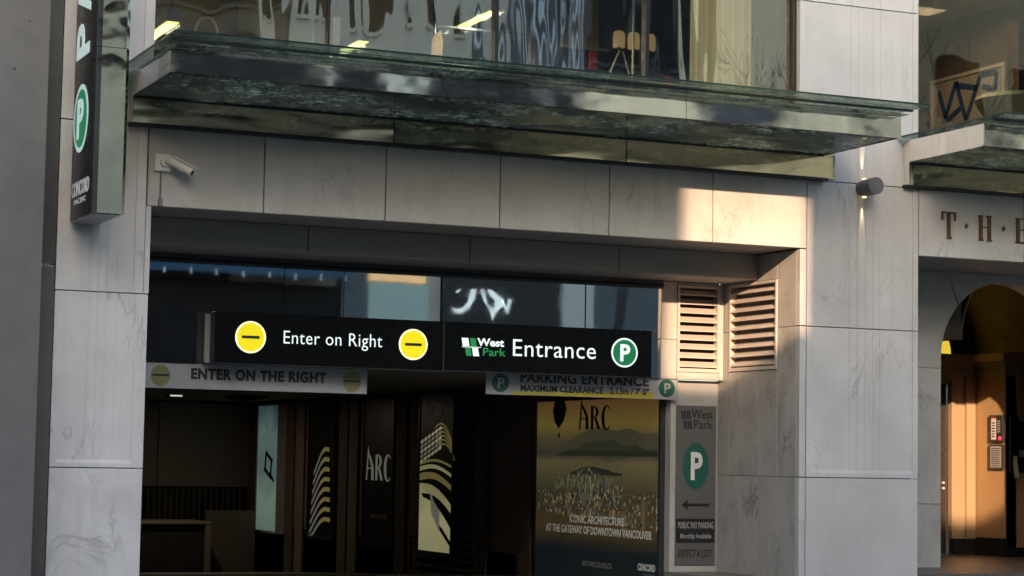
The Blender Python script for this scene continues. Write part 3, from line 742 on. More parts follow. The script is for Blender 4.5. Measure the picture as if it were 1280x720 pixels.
wp_logo(s2_, 10.61, 2.855, .235, .235, Fs, [M['lit_white'], M['green'], M['green'], M['lit_white']])
MB().prism([(10.60, 2.968), (10.87, 2.968), (10.87, 2.978), (10.60, 2.978)], Fs, .0005, .004).build('logo_line', M['lit_white'], s2_)
MB().disc(12.982, 2.98, .20, .20, Fs, .0005, .004).build('disc_rim', M['lit_white'], s2_)
MB().disc(12.982, 2.98, .175, .175, Fs, .004, .006).build('disc', M['lit_green'], s2_)
lettering('P', Fs, 12.915, 13.065, 2.86, 3.095, M['lit_white'], s2_, .03, base=.006)
for t in (s1, s2_):
    for dx in (-1.1, 1.1):
        x = t.location.x+dx; MB().box(x-.02, x+.02, 1.92, 2.0, 2.9, 3.1).build('bracket', M['alu_dark'], t)

# old white banners beneath
Fw = Front(2.05)
def tilt(t, deg): t.rotation_euler = (0, R(deg), 0)
w1 = thing('hanging_banner_sign', 'grey white banner reading ENTER ON THE RIGHT under the black sign', 'sign', (7.7, 2.07, 2.65), 'aged white banner signs')
boxo('panel', M['old_white'], w1, 5.99, 9.42, 2.05, 2.065, 2.325, 2.645, bevel=.002)
lettering('ENTER ON THE RIGHT', Fw, 7.07, 8.86, 2.445, 2.59, M['ink'], w1, .05, 1.1)
for cx in (6.68, 9.21):
    MB().disc(cx, 2.48, .125, .135, Fw, .0005, .003).build('disc', M['old_yellow'], w1)
    MB().prism([(cx-.11, 2.475), (cx+.11, 2.475), (cx+.11, 2.50), (cx-.11, 2.50)], Fw, .003, .005).build('bar', M['ink'], w1)
w2 = thing('hanging_banner_sign', 'grey white banner reading PARKING ENTRANCE with the maximum clearance', 'sign', (12.5, 2.07, 2.7), 'aged white banner signs')
boxo('panel', M['old_white'], w2, 11.10, 14.0, 2.05, 2.065, 2.375, 2.70, bevel=.002)
MB().prism([(11.45, 2.38), (13.62, 2.38), (13.62, 2.47), (11.50, 2.42)], Fw, .0005, .002).build('yellow_sweep', plain('faded_yellow', (.42, .37, .05), .5), w2)
lettering('PARKING ENTRANCE', Fw, 11.60, 13.54, 2.545, 2.69, M['ink'], w2, .03, 1.05, base=.001)
lettering('MAXIMUM CLEARANCE   2.13m / 7\' 0"', Fw, 11.605, 13.54, 2.425, 2.52, M['ink'], w2, .025, base=.002)
for cx in (11.31, 13.82):
    MB().disc(cx, 2.53, .125, .125, Fw, .0005, .003).build('disc', M['green_ink'], w2)
    lettering('P', Fw, cx-.04, cx+.06, 2.46, 2.60, M['old_white'], w2, .02, base=.003)

# pillar sign
Fp = Front(2.15)
ps = thing('pillar_sign', 'tall grey pay parking sign with a green P and a left arrow on the pillar', 'sign', (14.33, 2.15, .1))
boxo('panel', plain('grey_sign_face', (.125, .125, .128), .4, .1, .05, 1), ps, 14.03, 14.665, 2.15, 2.163, .09, 2.305, bevel=.002)
wp_logo(ps, 14.12, 1.98, .16, .25, Fp, [M['ink']]*4)
lettering('West', Fp, 14.27, 14.61, 2.13, 2.25, M['ink'], ps, .01)
lettering('Park', Fp, 14.31, 14.61, 1.985, 2.105, M['ink'], ps, .0)
MB().disc(14.345, 1.465, .205, .32, Fp, .0005, .003).build('disc', M['green_ink'], ps)
lettering('P', Fp, 14.265, 14.45, 1.27, 1.66, M['print_white'], ps, .03, base=.003)
MB().prism([(14.13, .925), (14.22, 1.0), (14.22, .945), (14.56, .945), (14.56, .905), (14.22, .905), (14.22, .85)], Fp, .0005, .004).build('arrow', M['ink'], ps)
MB().prism([(14.045, .40), (14.655, .40), (14.655, .735), (14.045, .735)], Fp, .0005, .003).build('black_band', M['ink'], ps)
lettering('PUBLIC PAY PARKING', Fp, 14.075, 14.63, .60, .69, M['print_grey'], ps, .01, base=.003)
lettering('Monthly Available', Fp, 14.11, 14.60, .44, .53, M['print_grey'], ps, .01, base=.003)
lettering('EXPECT A LOT!', Fp, 14.08, 14.62, .20, .31, M['ink'], ps, .01)

# ------------------------------------------------------------------ garage posters
XP = 13.90
SP = Side(XP)
def poster(y0, y1, z0, z1, label, face, name='framed_poster', framem=None, d=.0):
    t = thing(name, label, 'poster', (13.93, (y0+y1)/2, z0), 'framed posters along the garage wall')
    X = XP-d
    b = MB(); f = .05
    s = Side(X)
    for a, b_, c_, d_ in ((y0, y0+f, z0, z1), (y1-f, y1, z0, z1), (y0+f, y1-f, z0, z0+f), (y0+f, y1-f, z1-f, z1)):
        b.prism([(a, c_), (b_, c_), (b_, d_), (a, d_)], s, -.05-d, .03)
    b.build('frame', framem or M['alu_dark'], t)
    MB().prism([(y0+f, z0+f), (y1-f, z0+f), (y1-f, z1-f), (y0+f, z1-f)], s, -.05-d, .012).build('sheet', face, t)
    return t, Side(X-.0125)
navy = plain('navy_poster_print', (.006, .010, .018), .35)
def serif_ARC(fn, uL, uR, v0, v1, mat, t, base=0.):
    W = uR-uL; H = v1-v0
    g = lambda p: [(uL+W*x, v0+H*y) for x, y in p]
    b = MB(); d0, d1 = base+.0005, base+.004
    b.prism(g([(0, 0), (.045, 0), (.09, .70), (.07, 1.0)]), fn, d0, d1)
    b.prism(g([(.07, 1.0), (.12, .80), (.22, .62), (.30, .40), (.31, 0), (.22, 0), (.21, .40), (.14, .62), (.09, .70)]), fn, d0, d1)
    b.prism(g([(.03, .33), (.23, .33), (.23, .37), (.03, .37)]), fn, d0, d1)
    b.prism(g([(.38, 0), (.46, 0), (.46, .76), (.38, .76)]), fn, d0, d1)
    b.ring(uL+W*.46, v0+H*.56, W*.16, H*.20, W*.08, H*.165, fn, d0, d1, -90, 90, n=12)
    b.prism(g([(.48, .37), (.56, .37), (.68, 0), (.59, 0)]), fn, d0, d1)
    b.ring(uL+W*.86, v0+H*.37, W*.15, H*.40, W*.08, H*.36, fn, d0, d1, 48, 312, cx2=uL+W*.88, n=22)
    b.build('lettering', mat, t)
# 1 pale teal light box, deepest
def photo_mat(name, stops, strength, axis=2, lo=0., hi=2.6, ns=3., nz=.25):
    m, nt, b = newmat(name)
    sx = nt.nodes.new('ShaderNodeSeparateXYZ'); g = nt.nodes.new('ShaderNodeNewGeometry'); L(nt, g.outputs['Position'], sx.inputs[0])
    f = mrange(nt, sx.outputs[axis], lo, hi)
    f = mth(nt, 'ADD', f, mth(nt, 'MULTIPLY', mth(nt, 'SUBTRACT', noise(nt, pos(nt), ns, 5, .6), .5), nz), True)
    cr = nt.nodes.new('ShaderNodeValToRGB'); L(nt, f, cr.inputs[0])
    e = cr.color_ramp.elements
    e[0].position = stops[0][0]; e[0].color = (*stops[0][1], 1); e[1].position = stops[-1][0]; e[1].color = (*stops[-1][1], 1)
    for p_, c_ in stops[1:-1]: q = e.new(p_); q.color = (*c_, 1)
    L(nt, cr.outputs[0], b.inputs['Base Color']); L(nt, cr.outputs[0], b.inputs['Emission Color']); b.inputs['Emission Strength'].default_value = strength*.32
    b.inputs['Roughness'].default_value = .4
    return m
tealm = photo_mat('teal_misty_print', [(0, (.20, .29, .25)), (.25, (.26, .36, .30)), (.5, (.14, .22, .20)), (.75, (.17, .27, .25)), (1, (.04, .08, .10))], .30, 2, -.15, 2.65, 1.6, .5)
p1, s = poster(19.58, 21.12, -.15, 2.64, 'bright teal light box poster with a small dark shape, deepest in the garage', tealm, framem=M['print_grey'], d=.10)
b = MB()
for q in ([(20.0, 1.35), (20.5, 1.55), (20.45, 1.62), (19.95, 1.42)], [(20.1, 1.0), (20.6, 1.2), (20.55, 1.28), (20.05, 1.08)], [(20.05, 1.0), (20.15, 1.05), (20.1, 1.45), (20.0, 1.4)], [(20.45, 1.18), (20.55, 1.2), (20.5, 1.6), (20.4, 1.55)], [(19.85, .92), (20.2, 1.08), (20.15, 1.18), (19.85, 1.0)]):
    b.prism(q, s, 0, .003)
b.build('dark_shape', M['ink'], p1)
# 2 dark with curved stripes
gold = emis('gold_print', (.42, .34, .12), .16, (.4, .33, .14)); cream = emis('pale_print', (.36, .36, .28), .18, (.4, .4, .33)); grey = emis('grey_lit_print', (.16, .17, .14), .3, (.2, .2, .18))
p2, s = poster(16.20, 17.86, -.16, 2.62, 'dark poster with stacked curved golden bands, between the teal light box and the lettered banner', navy)
for k in range(8):
    cz = -.28+k*.20; w_ = .66-.028*k; b = MB(); b2 = MB()
    # arch band: an arc rising from left to a crown near the right
    def arc(t): return (17.72-.06*k*.6-w_*2*t, cz+.50*math.sin(min(1, t*1.12)*PI*.56)**1.1)
    n = 12
    for i in range(n):
        (a0, h0), (a1, h1) = arc(i/n), arc((i+1)/n)
        if a1 < 16.28: continue
        pts = [(a0, max(-.10, h0)), (a1, max(-.10, h1)), (a1, max(-.09, h1+.085)), (a0, max(-.09, h0+.085))]
        (b if i < 6 else b2).prism(pts, s, 0, .003)
    if b.f: b.build('curved_band', grey, p2)
    if b2.f: b2.build('curved_band', gold, p2)
# 3 ARC banner
p3, s = poster(12.86, 14.53, -.16, 2.61, 'dark navy poster with pale tall ARC lettering', navy)
serif_ARC(s, 14.35, 12.98, 1.08, 1.72, cream, p3)
add_text(MB(), 'ARCVANCOUVER', s, 14.05, 13.15, .36, .45, 0, .003, .03).build('lettering', M['print_grey'], p3)
# 4 curved building photo
p4, s = poster(9.66, 11.30, -.18, 2.65, 'poster of a curved building with bold cream bands above the vent', plain('black_photo_print', (.008, .009, .010), .35), d=.12)
def band(pts_lo, pts_hi, mat, t, s_):
    b = MB()
    for i in range(len(pts_lo)-1): b.prism([pts_lo[i], pts_lo[i+1], pts_hi[i+1], pts_hi[i]], s_, 0, .003)
    b.build('curved_band', mat, t)
yL, yR = 11.22, 9.74
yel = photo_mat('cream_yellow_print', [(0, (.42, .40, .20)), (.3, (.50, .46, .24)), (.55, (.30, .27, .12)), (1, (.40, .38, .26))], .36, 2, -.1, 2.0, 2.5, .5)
for k, (zl, zr, th, mt) in enumerate(((-.02, .02, .0, yel), (.62, .16, .40, yel), (.93, .62, .26, yel), (1.14, .98, .15, gold), (1.30, 1.20, .09, yel), (1.40, 1.36, .06, gold))):
    if th == 0: continue
    n = 8; lo = []; hi = []
    for i in range(n+1):
        t = i/n; y = yL+(yR-yL)*t; z_ = zl+(zr-zl)*t+.14*math.sin(t*PI)*(1-.08*k)
        lo.append((y, z_-th*.15)); hi.append((y, z_+th*(.55 if k < 3 else .7)*(1-.3*t)))
    band(lo, hi, mt, p4, s)
MB().prism([(11.22, -.10), (9.78, -.10), (9.78, .02), (10.2, .25), (10.75, .62), (11.22, .95)], s, 0, .0025).build('curved_band', yel, p4)
MB().prism([(10.72, .95), (10.62, .55), (10.25, .25), (10.25, .60), (10.55, .78)], s, .003, .0045).build('pale_face', cream, p4)
# lattice top
for r_ in range(5):
    b = MB()
    for c_ in range(6):
        y = 11.2-.17*c_; z_ = 1.42+r_*.085+c_*.045
        b.prism([(y, z_), (y-.12, z_+.035), (y-.12, z_+.09), (y, z_+.05)], s, 0, .003)
    b.build('lattice_row', cream if r_ % 2 else yel, p4)
for r_ in range(6):
    b = MB(); n = 6
    for i in range(n):
        f0, f1 = i/n, (i+1)/n
        g = lambda f: (10.55-.78*f-.03*r_, 2.02-.07*r_-.20*f*f+.12*math.sin(f*PI))
        (a0, h0), (a1, h1) = g(f0), g(f1)
        b.prism([(a0, h0), (a1, h1), (a1, h1+.03), (a0, h0+.03)], s, 0, .003)
    b.build('curved_band', gold, p4)
# 5 city poster, its prints brightened by an added faint glow
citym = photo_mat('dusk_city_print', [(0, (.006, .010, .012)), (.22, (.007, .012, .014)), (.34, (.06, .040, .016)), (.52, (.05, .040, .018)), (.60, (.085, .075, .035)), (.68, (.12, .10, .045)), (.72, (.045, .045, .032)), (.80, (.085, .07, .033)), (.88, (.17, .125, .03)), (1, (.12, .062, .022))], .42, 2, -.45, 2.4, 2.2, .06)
p5, s = poster(2.32, 6.55, -.50, 2.47, 'big framed city and mountain poster beside the pillar sign', citym)
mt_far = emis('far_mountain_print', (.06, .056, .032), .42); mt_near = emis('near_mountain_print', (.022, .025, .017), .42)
def ridge(pts, zb, mat): MB().prism([(pts[0][0], zb)]+pts+[(pts[-1][0], zb)], s, .0005, .002).build('mountain', mat, p5)
ridge([(6.0, 1.70), (5.4, 1.78), (4.9, 1.92), (4.5, 2.0), (4.1, 2.01), (3.7, 1.95), (3.3, 1.99), (2.9, 1.90), (2.42, 1.92)], 1.66, mt_far)
ridge([(5.7, 1.60), (5.3, 1.68), (5.0, 1.70), (4.75, 1.80), (4.5, 1.79), (4.3, 1.86), (4.0, 1.80), (3.8, 1.83), (3.5, 1.74), (3.1, 1.76), (2.8, 1.68), (2.42, 1.70)], 1.585, mt_near)
ridge([(5.3, 1.32), (5.0, 1.38), (4.8, 1.42), (4.5, 1.43), (4.2, 1.40), (4.0, 1.39), (3.8, 1.35), (3.5, 1.33)], 1.30, mt_near)
rr = random.Random(3)
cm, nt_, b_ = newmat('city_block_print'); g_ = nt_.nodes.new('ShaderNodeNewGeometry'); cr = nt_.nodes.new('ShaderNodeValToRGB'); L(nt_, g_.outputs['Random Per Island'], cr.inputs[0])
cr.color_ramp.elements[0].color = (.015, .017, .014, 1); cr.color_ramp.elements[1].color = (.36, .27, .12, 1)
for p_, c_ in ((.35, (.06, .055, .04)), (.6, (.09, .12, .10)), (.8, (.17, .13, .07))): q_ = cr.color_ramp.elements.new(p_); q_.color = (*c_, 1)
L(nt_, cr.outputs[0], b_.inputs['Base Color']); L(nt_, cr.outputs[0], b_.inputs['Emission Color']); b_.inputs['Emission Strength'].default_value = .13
b = MB()
blk = []
for i in range(1100):
    y = min(6.4, max(2.44, rr.gauss(4.4, 1.05))); c_ = max(0, 1-abs(y-4.7)/1.5)
    z_ = rr.uniform(.52+.05*(y-2.4), 1.12+.28*c_)
    if z_ > 1.05 and c_ < .2: continue
    k_ = 1.3-z_*.7; core = c_*(1-abs(z_-1.15)/.35) if abs(z_-1.15) < .35 else 0
    h = (rr.uniform(.02, .06)+core*rr.uniform(.02, .24))*k_*1.2; w_ = rr.uniform(.02, .06)*k_
    blk.append((z_, y, h, w_))
blk.sort(reverse=True)
for q_, (z_, y, h, w_) in enumerate(blk):
    b.prism([(y, z_), (y-w_, z_-.006), (y-w_, z_+h), (y, z_+h*.97)], s, .002, .0024+q_*.000003)
b.build('city_blocks', cm, p5, kind='stuff')
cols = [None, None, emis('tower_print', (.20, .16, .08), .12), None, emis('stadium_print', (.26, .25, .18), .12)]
MB().disc(4.75, .98, .20, .07, s, .005, .0055, 20).build('stadium', cols[4], p5)
MB().prism([(2.9, .55), (2.78, .55), (2.78, .95), (2.84, 1.0), (2.9, .93)], s, .005, .0055).build('tower', cols[2], p5)
MB().prism([(3.5, .50), (3.38, .50), (3.38, .78), (3.5, .8)], s, .005, .0055).build('tower', cols[2], p5)
bal = plain('balloon_print', (.02, .018, .015), .5)
MB().prism([(5.85, 2.10), (5.70, 2.0), (5.52, 2.12), (5.42, 2.30), (5.5, 2.42), (5.85, 2.42), (5.92, 2.28)], s, .0005, .002).prism([(5.72, 1.86), (5.66, 1.86), (5.66, 1.93), (5.72, 1.93)], s, .0005, .002).build('balloon', bal, p5)
serif_ARC(s, 4.98, 3.90, 1.98, 2.44, plain('brown_arc_print', (.035, .026, .012), .5), p5)
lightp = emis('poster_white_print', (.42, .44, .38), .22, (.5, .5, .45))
add_text(MB(), 'ICONIC ARCHITECTURE', s, 5.25, 3.42, .58, .70, .006, .007, .02).build('lettering', lightp, p5)
add_text(MB(), 'AT THE GATEWAY OF DOWNTOWN VANCOUVER', s, 6.10, 2.56, .42, .54, .006, .007, .02).build('lettering', lightp, p5)
add_text(MB(), '1, 2, & 3 BEDROOM HOMES', s, 5.0, 3.6, .27, .34, .006, .007, .0).build('lettering', plain('dim_print', (.05, .05, .045), .5), p5)
add_text(MB(), 'ARCVANCOUVER.CA', s, 4.80, 3.80, -.05, .03, .006, .007, .01).build('lettering', M['print_grey'], p5)
add_text(MB(), 'CONCORD', s, 2.98, 2.45, -.02, .08, .006, .007, .03).build('lettering', lightp, p5)
add_text(MB(), 'PACIFIC', s, 2.80, 2.50, -.11, -.06, .006, .007, .01).build('lettering', M['print_grey'], p5)

# ------------------------------------------------------------------ right hand building part
rb = thing('hotel_building', 'marble building with arched entrance and raised bronze letters at the right edge', 'building', (20, 1, 0))
thf = MB().box(16.57, 26, .095, 1.75, 4.40, 5.25).build('fascia', M['joint'], rb)
for a, b_ in ((16.565, 18.31), (18.31, 20.1), (20.1, 21.9), (21.9, 24)): stone(thf, M['marble_r'], a, b_, 4.355, 5.272)
MB().box(16.57, 26, .10, 1.79, 4.362, 4.40).build('soffit', M['soffit'], thf)
# letters
nm = thing('raised_letters', 'dark bronze serif letters spelling THE on the marble over the arch', 'lettering', (17.6, 0, 4.6))
Ft = Front(0)
def stem(b, x, z0, z1, w_=.045, sf=.09):
    b.prism([(x-w_/2, z0), (x+w_/2, z0), (x+w_/2, z1), (x-w_/2, z1)], Ft, .001, .03)
    for zz, sgn in ((z0, 1), (z1, -1)):
        b.prism([(x-sf/2, zz), (x+sf/2, zz), (x+w_/2, zz+sgn*.022), (x-w_/2, zz+sgn*.022)], Ft, .0015, .032)
b = MB(); stem(b, 17.045, 4.625, 4.985); b.prism([(16.935, 4.965), (17.155, 4.965), (17.155, 4.985), (16.935, 4.985)], Ft, .001, .033)
for x in (16.94, 17.145): b.prism([(x-.008, 4.87), (x+.008, 4.87), (x+.008, 4.965), (x-.008, 4.965)], Ft, .001, .03)
b.build('letter', M['brass'], nm)
b = MB(); stem(b, 17.575, 4.625, 4.97); stem(b, 17.715, 4.625, 4.97); b.prism([(17.59, 4.80), (17.70, 4.80), (17.70, 4.815), (17.59, 4.815)], Ft, .001, .029); b.build('letter', M['brass'], nm)
b = MB(); stem(b, 18.20, 4.625, 4.97)
for zz in (4.625, 4.80, 4.955): b.prism([(18.21, zz), (18.36, zz), (18.36, zz+.015), (18.21, zz+.015)], Ft, .001, .031)
b.build('letter', M['brass'], nm)
for x in (17.338, 17.96):
    MB().prism([(x-.028, 4.81), (x, 4.775), (x+.028, 4.81), (x, 4.845)], Ft, .001, .02).build('dot', M['brass'], nm)
# arch wall
YA = 1.8; Fa = Front(YA); cx, cz, ra = 19.35, 3.10, 1.155; yb = .32
aw = MB().box(16.5, 17.2, YA+.02, YA+yb, .0, 4.40).box(21.5, 26, YA+.02, YA+yb, 0, 4.40).build('arch_wall', M['joint'], rb)
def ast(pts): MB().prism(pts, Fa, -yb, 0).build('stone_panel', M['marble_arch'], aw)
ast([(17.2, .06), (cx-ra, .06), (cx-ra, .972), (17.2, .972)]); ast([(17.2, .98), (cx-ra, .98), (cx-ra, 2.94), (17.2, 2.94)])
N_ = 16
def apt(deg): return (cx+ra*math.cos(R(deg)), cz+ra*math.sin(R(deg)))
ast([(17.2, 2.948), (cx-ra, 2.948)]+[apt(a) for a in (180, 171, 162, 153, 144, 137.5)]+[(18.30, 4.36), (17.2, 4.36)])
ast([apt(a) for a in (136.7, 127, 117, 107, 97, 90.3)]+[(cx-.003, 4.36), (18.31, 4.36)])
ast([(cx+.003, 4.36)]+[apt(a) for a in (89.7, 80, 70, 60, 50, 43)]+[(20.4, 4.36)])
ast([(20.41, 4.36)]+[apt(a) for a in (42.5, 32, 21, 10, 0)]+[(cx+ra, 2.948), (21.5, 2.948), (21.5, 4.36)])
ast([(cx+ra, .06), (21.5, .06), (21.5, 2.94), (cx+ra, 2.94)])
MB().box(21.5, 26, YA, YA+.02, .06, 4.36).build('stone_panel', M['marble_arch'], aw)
# lobby
MB().box(16.6, 26, .25, 6.2, -.1, .065).build('lobby_floor', M['lobby_floor'], rb)
ft = rb
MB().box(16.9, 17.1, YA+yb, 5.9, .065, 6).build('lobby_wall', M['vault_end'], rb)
lw_ = MB().box(21.10, 21.59, 5.63, 5.9, .065, 3.04).build('lobby_wall', M['lobby_cream'], rb)
MB().box(17.1, 19.9, 5.63, 5.9, .065, 3.04).build('lobby_wall', M['lobby_wall'], rb)
MB().box(21.59, 21.8, 4.80, 5.9, .065, 3.04).build('lobby_wall', M['lobby_wall'], rb)
MB().box(21.60, 26, 4.8, 4.798+.2, .065, 3.04).build('lobby_wall', M['lobby_wall'], rb)
MB().box(21.38, 21.56, 5.58, 5.63, .33, 3.04).build('pilaster', M['lobby_cream'], rb)
MB().box(21.06, 21.12, 5.55, 5.66, .33, 2.93).build('door_jamb', M['lobby_cream'], rb)
# stepped entablature on both walls
for (dz0, dz1, o) in ((3.04, 3.10, .05), (3.10, 3.20, .03), (3.20, 3.26, .08), (3.265, 3.40, .14)):
    MB().box(17.1, 21.59-o, 5.63-o, 5.9, dz0, dz1).build('cornice', M['lobby_cream'] if o < .1 else M['lobby_wall'], rb)
    MB().box(21.59-o, 21.8, 4.80-o, 5.9, dz0, dz1).build('cornice', M['lobby_cream'] if o < .1 else M['lobby_wall'], rb)
    MB().box(21.8, 26, 4.80-o, 5.9, dz0, dz1).build('cornice', M['lobby_cream'] if o < .1 else M['lobby_wall'], rb)
# barrel vault above
vc, vr = 20.2, 1.40
v_ = MB(); n = 28
for i in range(n):
    a0, a1 = PI*i/n, PI*(i+1)/n
    p = [(vc+vr*math.cos(a0), 3.4+vr*math.sin(a0)), (vc+vr*math.cos(a1), 3.4+vr*math.sin(a1))]
    q = [(vc+(vr+.02)*math.cos(a0), 3.4+(vr+.02)*math.sin(a0)), (vc+(vr+.02)*math.cos(a1), 3.4+(vr+.02)*math.sin(a1))]
    v_.prism([p[0], p[1], q[1], q[0]], Front(YA+yb), -(5.62-YA-yb), 0)
v_.build('vault', M['vault'], rb)
MB().box(17.1, 22, YA+yb, YA+yb+.12, 4.36, 6).box(17.1, 24, YA+yb, 5.9, 5.0, 5.2).box(24, 26, YA+yb, 5.9, 0, 5.2).build('upper_wall', M['vault'], rb)
MB().box(21.4, 24, YA+yb, 4.8, 3.402, 3.6).build('lobby_ceiling', M['vault'], rb)
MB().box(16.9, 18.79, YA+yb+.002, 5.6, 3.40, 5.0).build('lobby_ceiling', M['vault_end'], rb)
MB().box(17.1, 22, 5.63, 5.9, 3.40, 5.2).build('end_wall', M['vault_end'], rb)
MB().prism([(20.5+.6*math.cos(PI*i/20), 3.405+.6*math.sin(PI*i/20)) for i in range(21)], Front(5.63), .001, .012).build('fanlight', M['lunette'], rb)
fr = MB().ring(20.5, 3.405, .63, .63, .59, .59, Front(5.63), .0005, .03, 0, 180, n=20); fr.build('fanlight_frame', M['vault_end'], rb)
dr = MB().box(19.9, 21.05, 5.70, 5.76, .08, 2.90).build('door', M['door_dark'], rb)
for zz in (1.16, 1.25): MB().disc(20.98, zz, .02, .02, Front(5.70), 0, .04, 10).build('knob', M['print_white'], dr)
MB().box(19.8, 21.10, 5.62, 5.9, 2.90, 3.035).build('door_head', M['lobby_cream'], rb)
# skirtings
MB().box(21.07, 21.57, 5.50, 5.63, .066, .33).build('skirting', M['base_black'], rb)
MB().box(21.50, 21.59, 4.76, 5.50, .066, .36).build('skirting', M['base_black'], rb)
MB().box(21.55, 26, 4.72, 4.798, .066, .22).build('skirting', M['base_black'], rb)
# intercom and notices
ic = thing('intercom_panel', 'wide black entry panel with buttons at the right edge of the lobby', 'intercom', (21.9, 4.78, 1.45))
boxo('casing', M['base_black'], ic, 21.63, 22.5, 4.72, 4.797, 1.44, 2.38, bevel=.008)
for (x, z0) in ((21.80, 1.70), (21.80, 2.3), (22.05, 1.6)): boxo('button_plate', M['print_grey'], ic, x, x+.12, 4.708, 4.72, z0, z0+.11, bevel=.003)
boxo('speaker_grille', M['void'], ic, 21.78, 21.98, 4.712, 4.72, 1.9, 2.2)
nt1 = thing('paper_note', 'small curling paper slip stuck below the black entry panel', 'paper', (21.75, 4.71, 1.35))
MB().prism([(21.68, 1.71), (21.76, 1.72), (21.775, 1.55), (21.80, 1.37), (21.70, 1.355), (21.675, 1.55)], Front(4.713), .0, .004).build('paper', M['pale'], nt1)
Sl = Side(21.59)
def noticeboard(z0, z1, label, dark, nm_):
    t = thing('wall_directory', label, 'notice panel', (21.56, 5.0, z0), 'framed panels on the lit lobby wall')
    boxo('frame', M['alu_dark'], t, 21.545, 21.588, 4.82, 5.19, z0, z1, bevel=.004)
    s = Side(21.545)
    MB().prism([(5.15, z0+.03), (4.86, z0+.03), (4.86, z1-.03), (5.15, z1-.03)], s, .0005, .003).build('plate', dark, t)
    return t, s
t, s = noticeboard(1.94, 2.385, 'framed notice with a red light, upper of the two panels on the lit lobby wall', M['base_black'], 1)
MB().prism([(5.12, 1.98), (4.99, 1.98), (4.99, 2.33), (5.12, 2.33)], s, .003, .005).build('notice', M['print_white'], t)
b = MB()
for k in range(6): b.prism([(5.10, 2.02+k*.045), (5.02, 2.02+k*.045), (5.02, 2.04+k*.045), (5.10, 2.04+k*.045)], s, .005, .006)
b.build('print_lines', M['ink'], t, kind='stuff')
b = MB()
for k in range(6): b.prism([(4.96, 2.10+k*.035), (4.88, 2.10+k*.035), (4.88, 2.12+k*.035), (4.96, 2.12+k*.035)], s, .003, .005)
b.build('print_lines', M['print_grey'], t, kind='stuff')
MB().prism([(5.12, 2.33), (5.0, 2.33), (5.0, 2.36), (5.12, 2.36)], s, .005, .007).build('red_strip', M['red'], t)
MB().disc(4.88, 2.0, .03, .03, s, .003, .02, 14).build('red_light', emis('red_led', (1, .03, .08), 1.6), t)
t, s = noticeboard(1.49, 1.90, 'framed directory of small rows, lower of the two panels on the lit lobby wall', M['print_grey'], 2)
b = MB()
for k in range(9): b.prism([(5.12, 1.54+k*.036), (4.89, 1.54+k*.036), (4.89, 1.553+k*.036), (5.12, 1.553+k*.036)], s, .003, .005)
b.build('print_lines', M['alu_dark'], t, kind='stuff')

# second shop window
w2f = MB().box(16.575, 26, .12, .18, 6.0, 6.06).build('window', M['bronze_frame'], rb)
MB().box(16.57, 16.6, .10, .5, 6.0, 8.9).build('mullion', M['bronze_frame'], w2f)
MB().box(16.6, 21, .14, .15, 6.06, 8.9).build('pane', M['glass_dark'], w2f)
MB().box(21.005, 26, .14, .15, 6.06, 8.9).build('pane', M['glass_dark'], w2f)
MB().box(16.57, 26, .9, 6, 5.8, 6.0).build('upper_floor', M['w2_wall'], rb)
MB().box(19.0, 19.2, 1.28, 5, 6.0, 8.3).build('upper_side_wall', M['w2_wall'], rb)
MB().box(16.5, 26, 4.9, 5.1, 6.0, 9).build('upper_back_wall', M['w2_wall'], rb)
MB().box(16.5, 26, .5, 5.1, 8.3, 8.4).build('upper_ceiling', M['w2_ceiling'], rb)
pc = thing('framed_picture', 'framed picture with blue zigzag strokes in the right hand upper window', 'picture', (18.98, 2.2, 6.7))
s = Side(19.0)
b = MB()
for a, b_, c_, d_ in ((1.31, 1.36, 6.15, 7.46), (3.13, 3.18, 6.15, 7.46), (1.36, 3.13, 7.41, 7.46), (1.36, 3.13, 6.15, 6.2)):
    b.prism([(a, c_), (b_, c_), (b_, d_), (a, d_)], s, .0, .04)
b.build('frame', M['pale'], pc)
MB().prism([(1.36, 6.2), (3.13, 6.2), (3.13, 7.41), (1.36, 7.41)], s, 0, .015).build('mount', M['pic_mat'], pc)
b = MB()
def stroke(a, c, w_=.045):
    d = Vector((c[0]-a[0], c[1]-a[1])).normalized(); nn = Vector((-d.y, d.x))*w_
    b.prism([(a[0]+nn.x, a[1]+nn.y), (a[0]-nn.x, a[1]-nn.y), (c[0]-nn.x, c[1]-nn.y), (c[0]+nn.x, c[1]+nn.y)], s, .015, .02)
A_ = dict(a=(2.975, 7.265), b=(2.791, 6.835), c=(2.534, 7.352), d=(2.843, 6.749), e=(1.99, 7.175), f=(2.513, 7.293), g=(2.28, 6.732), h=(1.911, 7.356), i=(1.52, 7.342), j=(1.559, 7.085), k=(2.411, 6.934), l=(1.871, 7.181))
for a, c_ in ('ab', 'cd', 'fe', 'cg', 'gh', 'hi', 'ij', 'jl', 'dk'): stroke(A_[a], A_[c_])
b.build('blue_stroke', M['pic_blue'], pc)
tb = thing('round_counter', 'rounded pale green counter in the right hand upper window', 'counter', (19.0, 1.6, 6.0))
b = MB(); prof = [(6.0, .42), (6.55, .47), (6.70, .57), (6.78, .61), (6.84, .57), (6.84, .0)]
n = 40
for (za, ra_), (zb, rb_) in zip(prof, prof[1:]):
    for i in range(n):
        a0, a1 = 2*PI*i/n, 2*PI*(i+1)/n
        b.quad((18.80+ra_*math.cos(a0), 0.79+ra_*math.sin(a0), za), (18.80+ra_*math.cos(a1), 0.79+ra_*math.sin(a1), za), (18.80+rb_*math.cos(a1), 0.79+rb_*math.sin(a1), zb), (18.80+rb_*math.cos(a0), 0.79+rb_*math.sin(a0), zb))
b.build('body', M['tub'], tb, smooth=True)
ld = bpy.data.lights.new('upper_room_lamp', 'AREA'); ld.size = .5; ld.energy = 16; ld.color = (1, .75, .45)
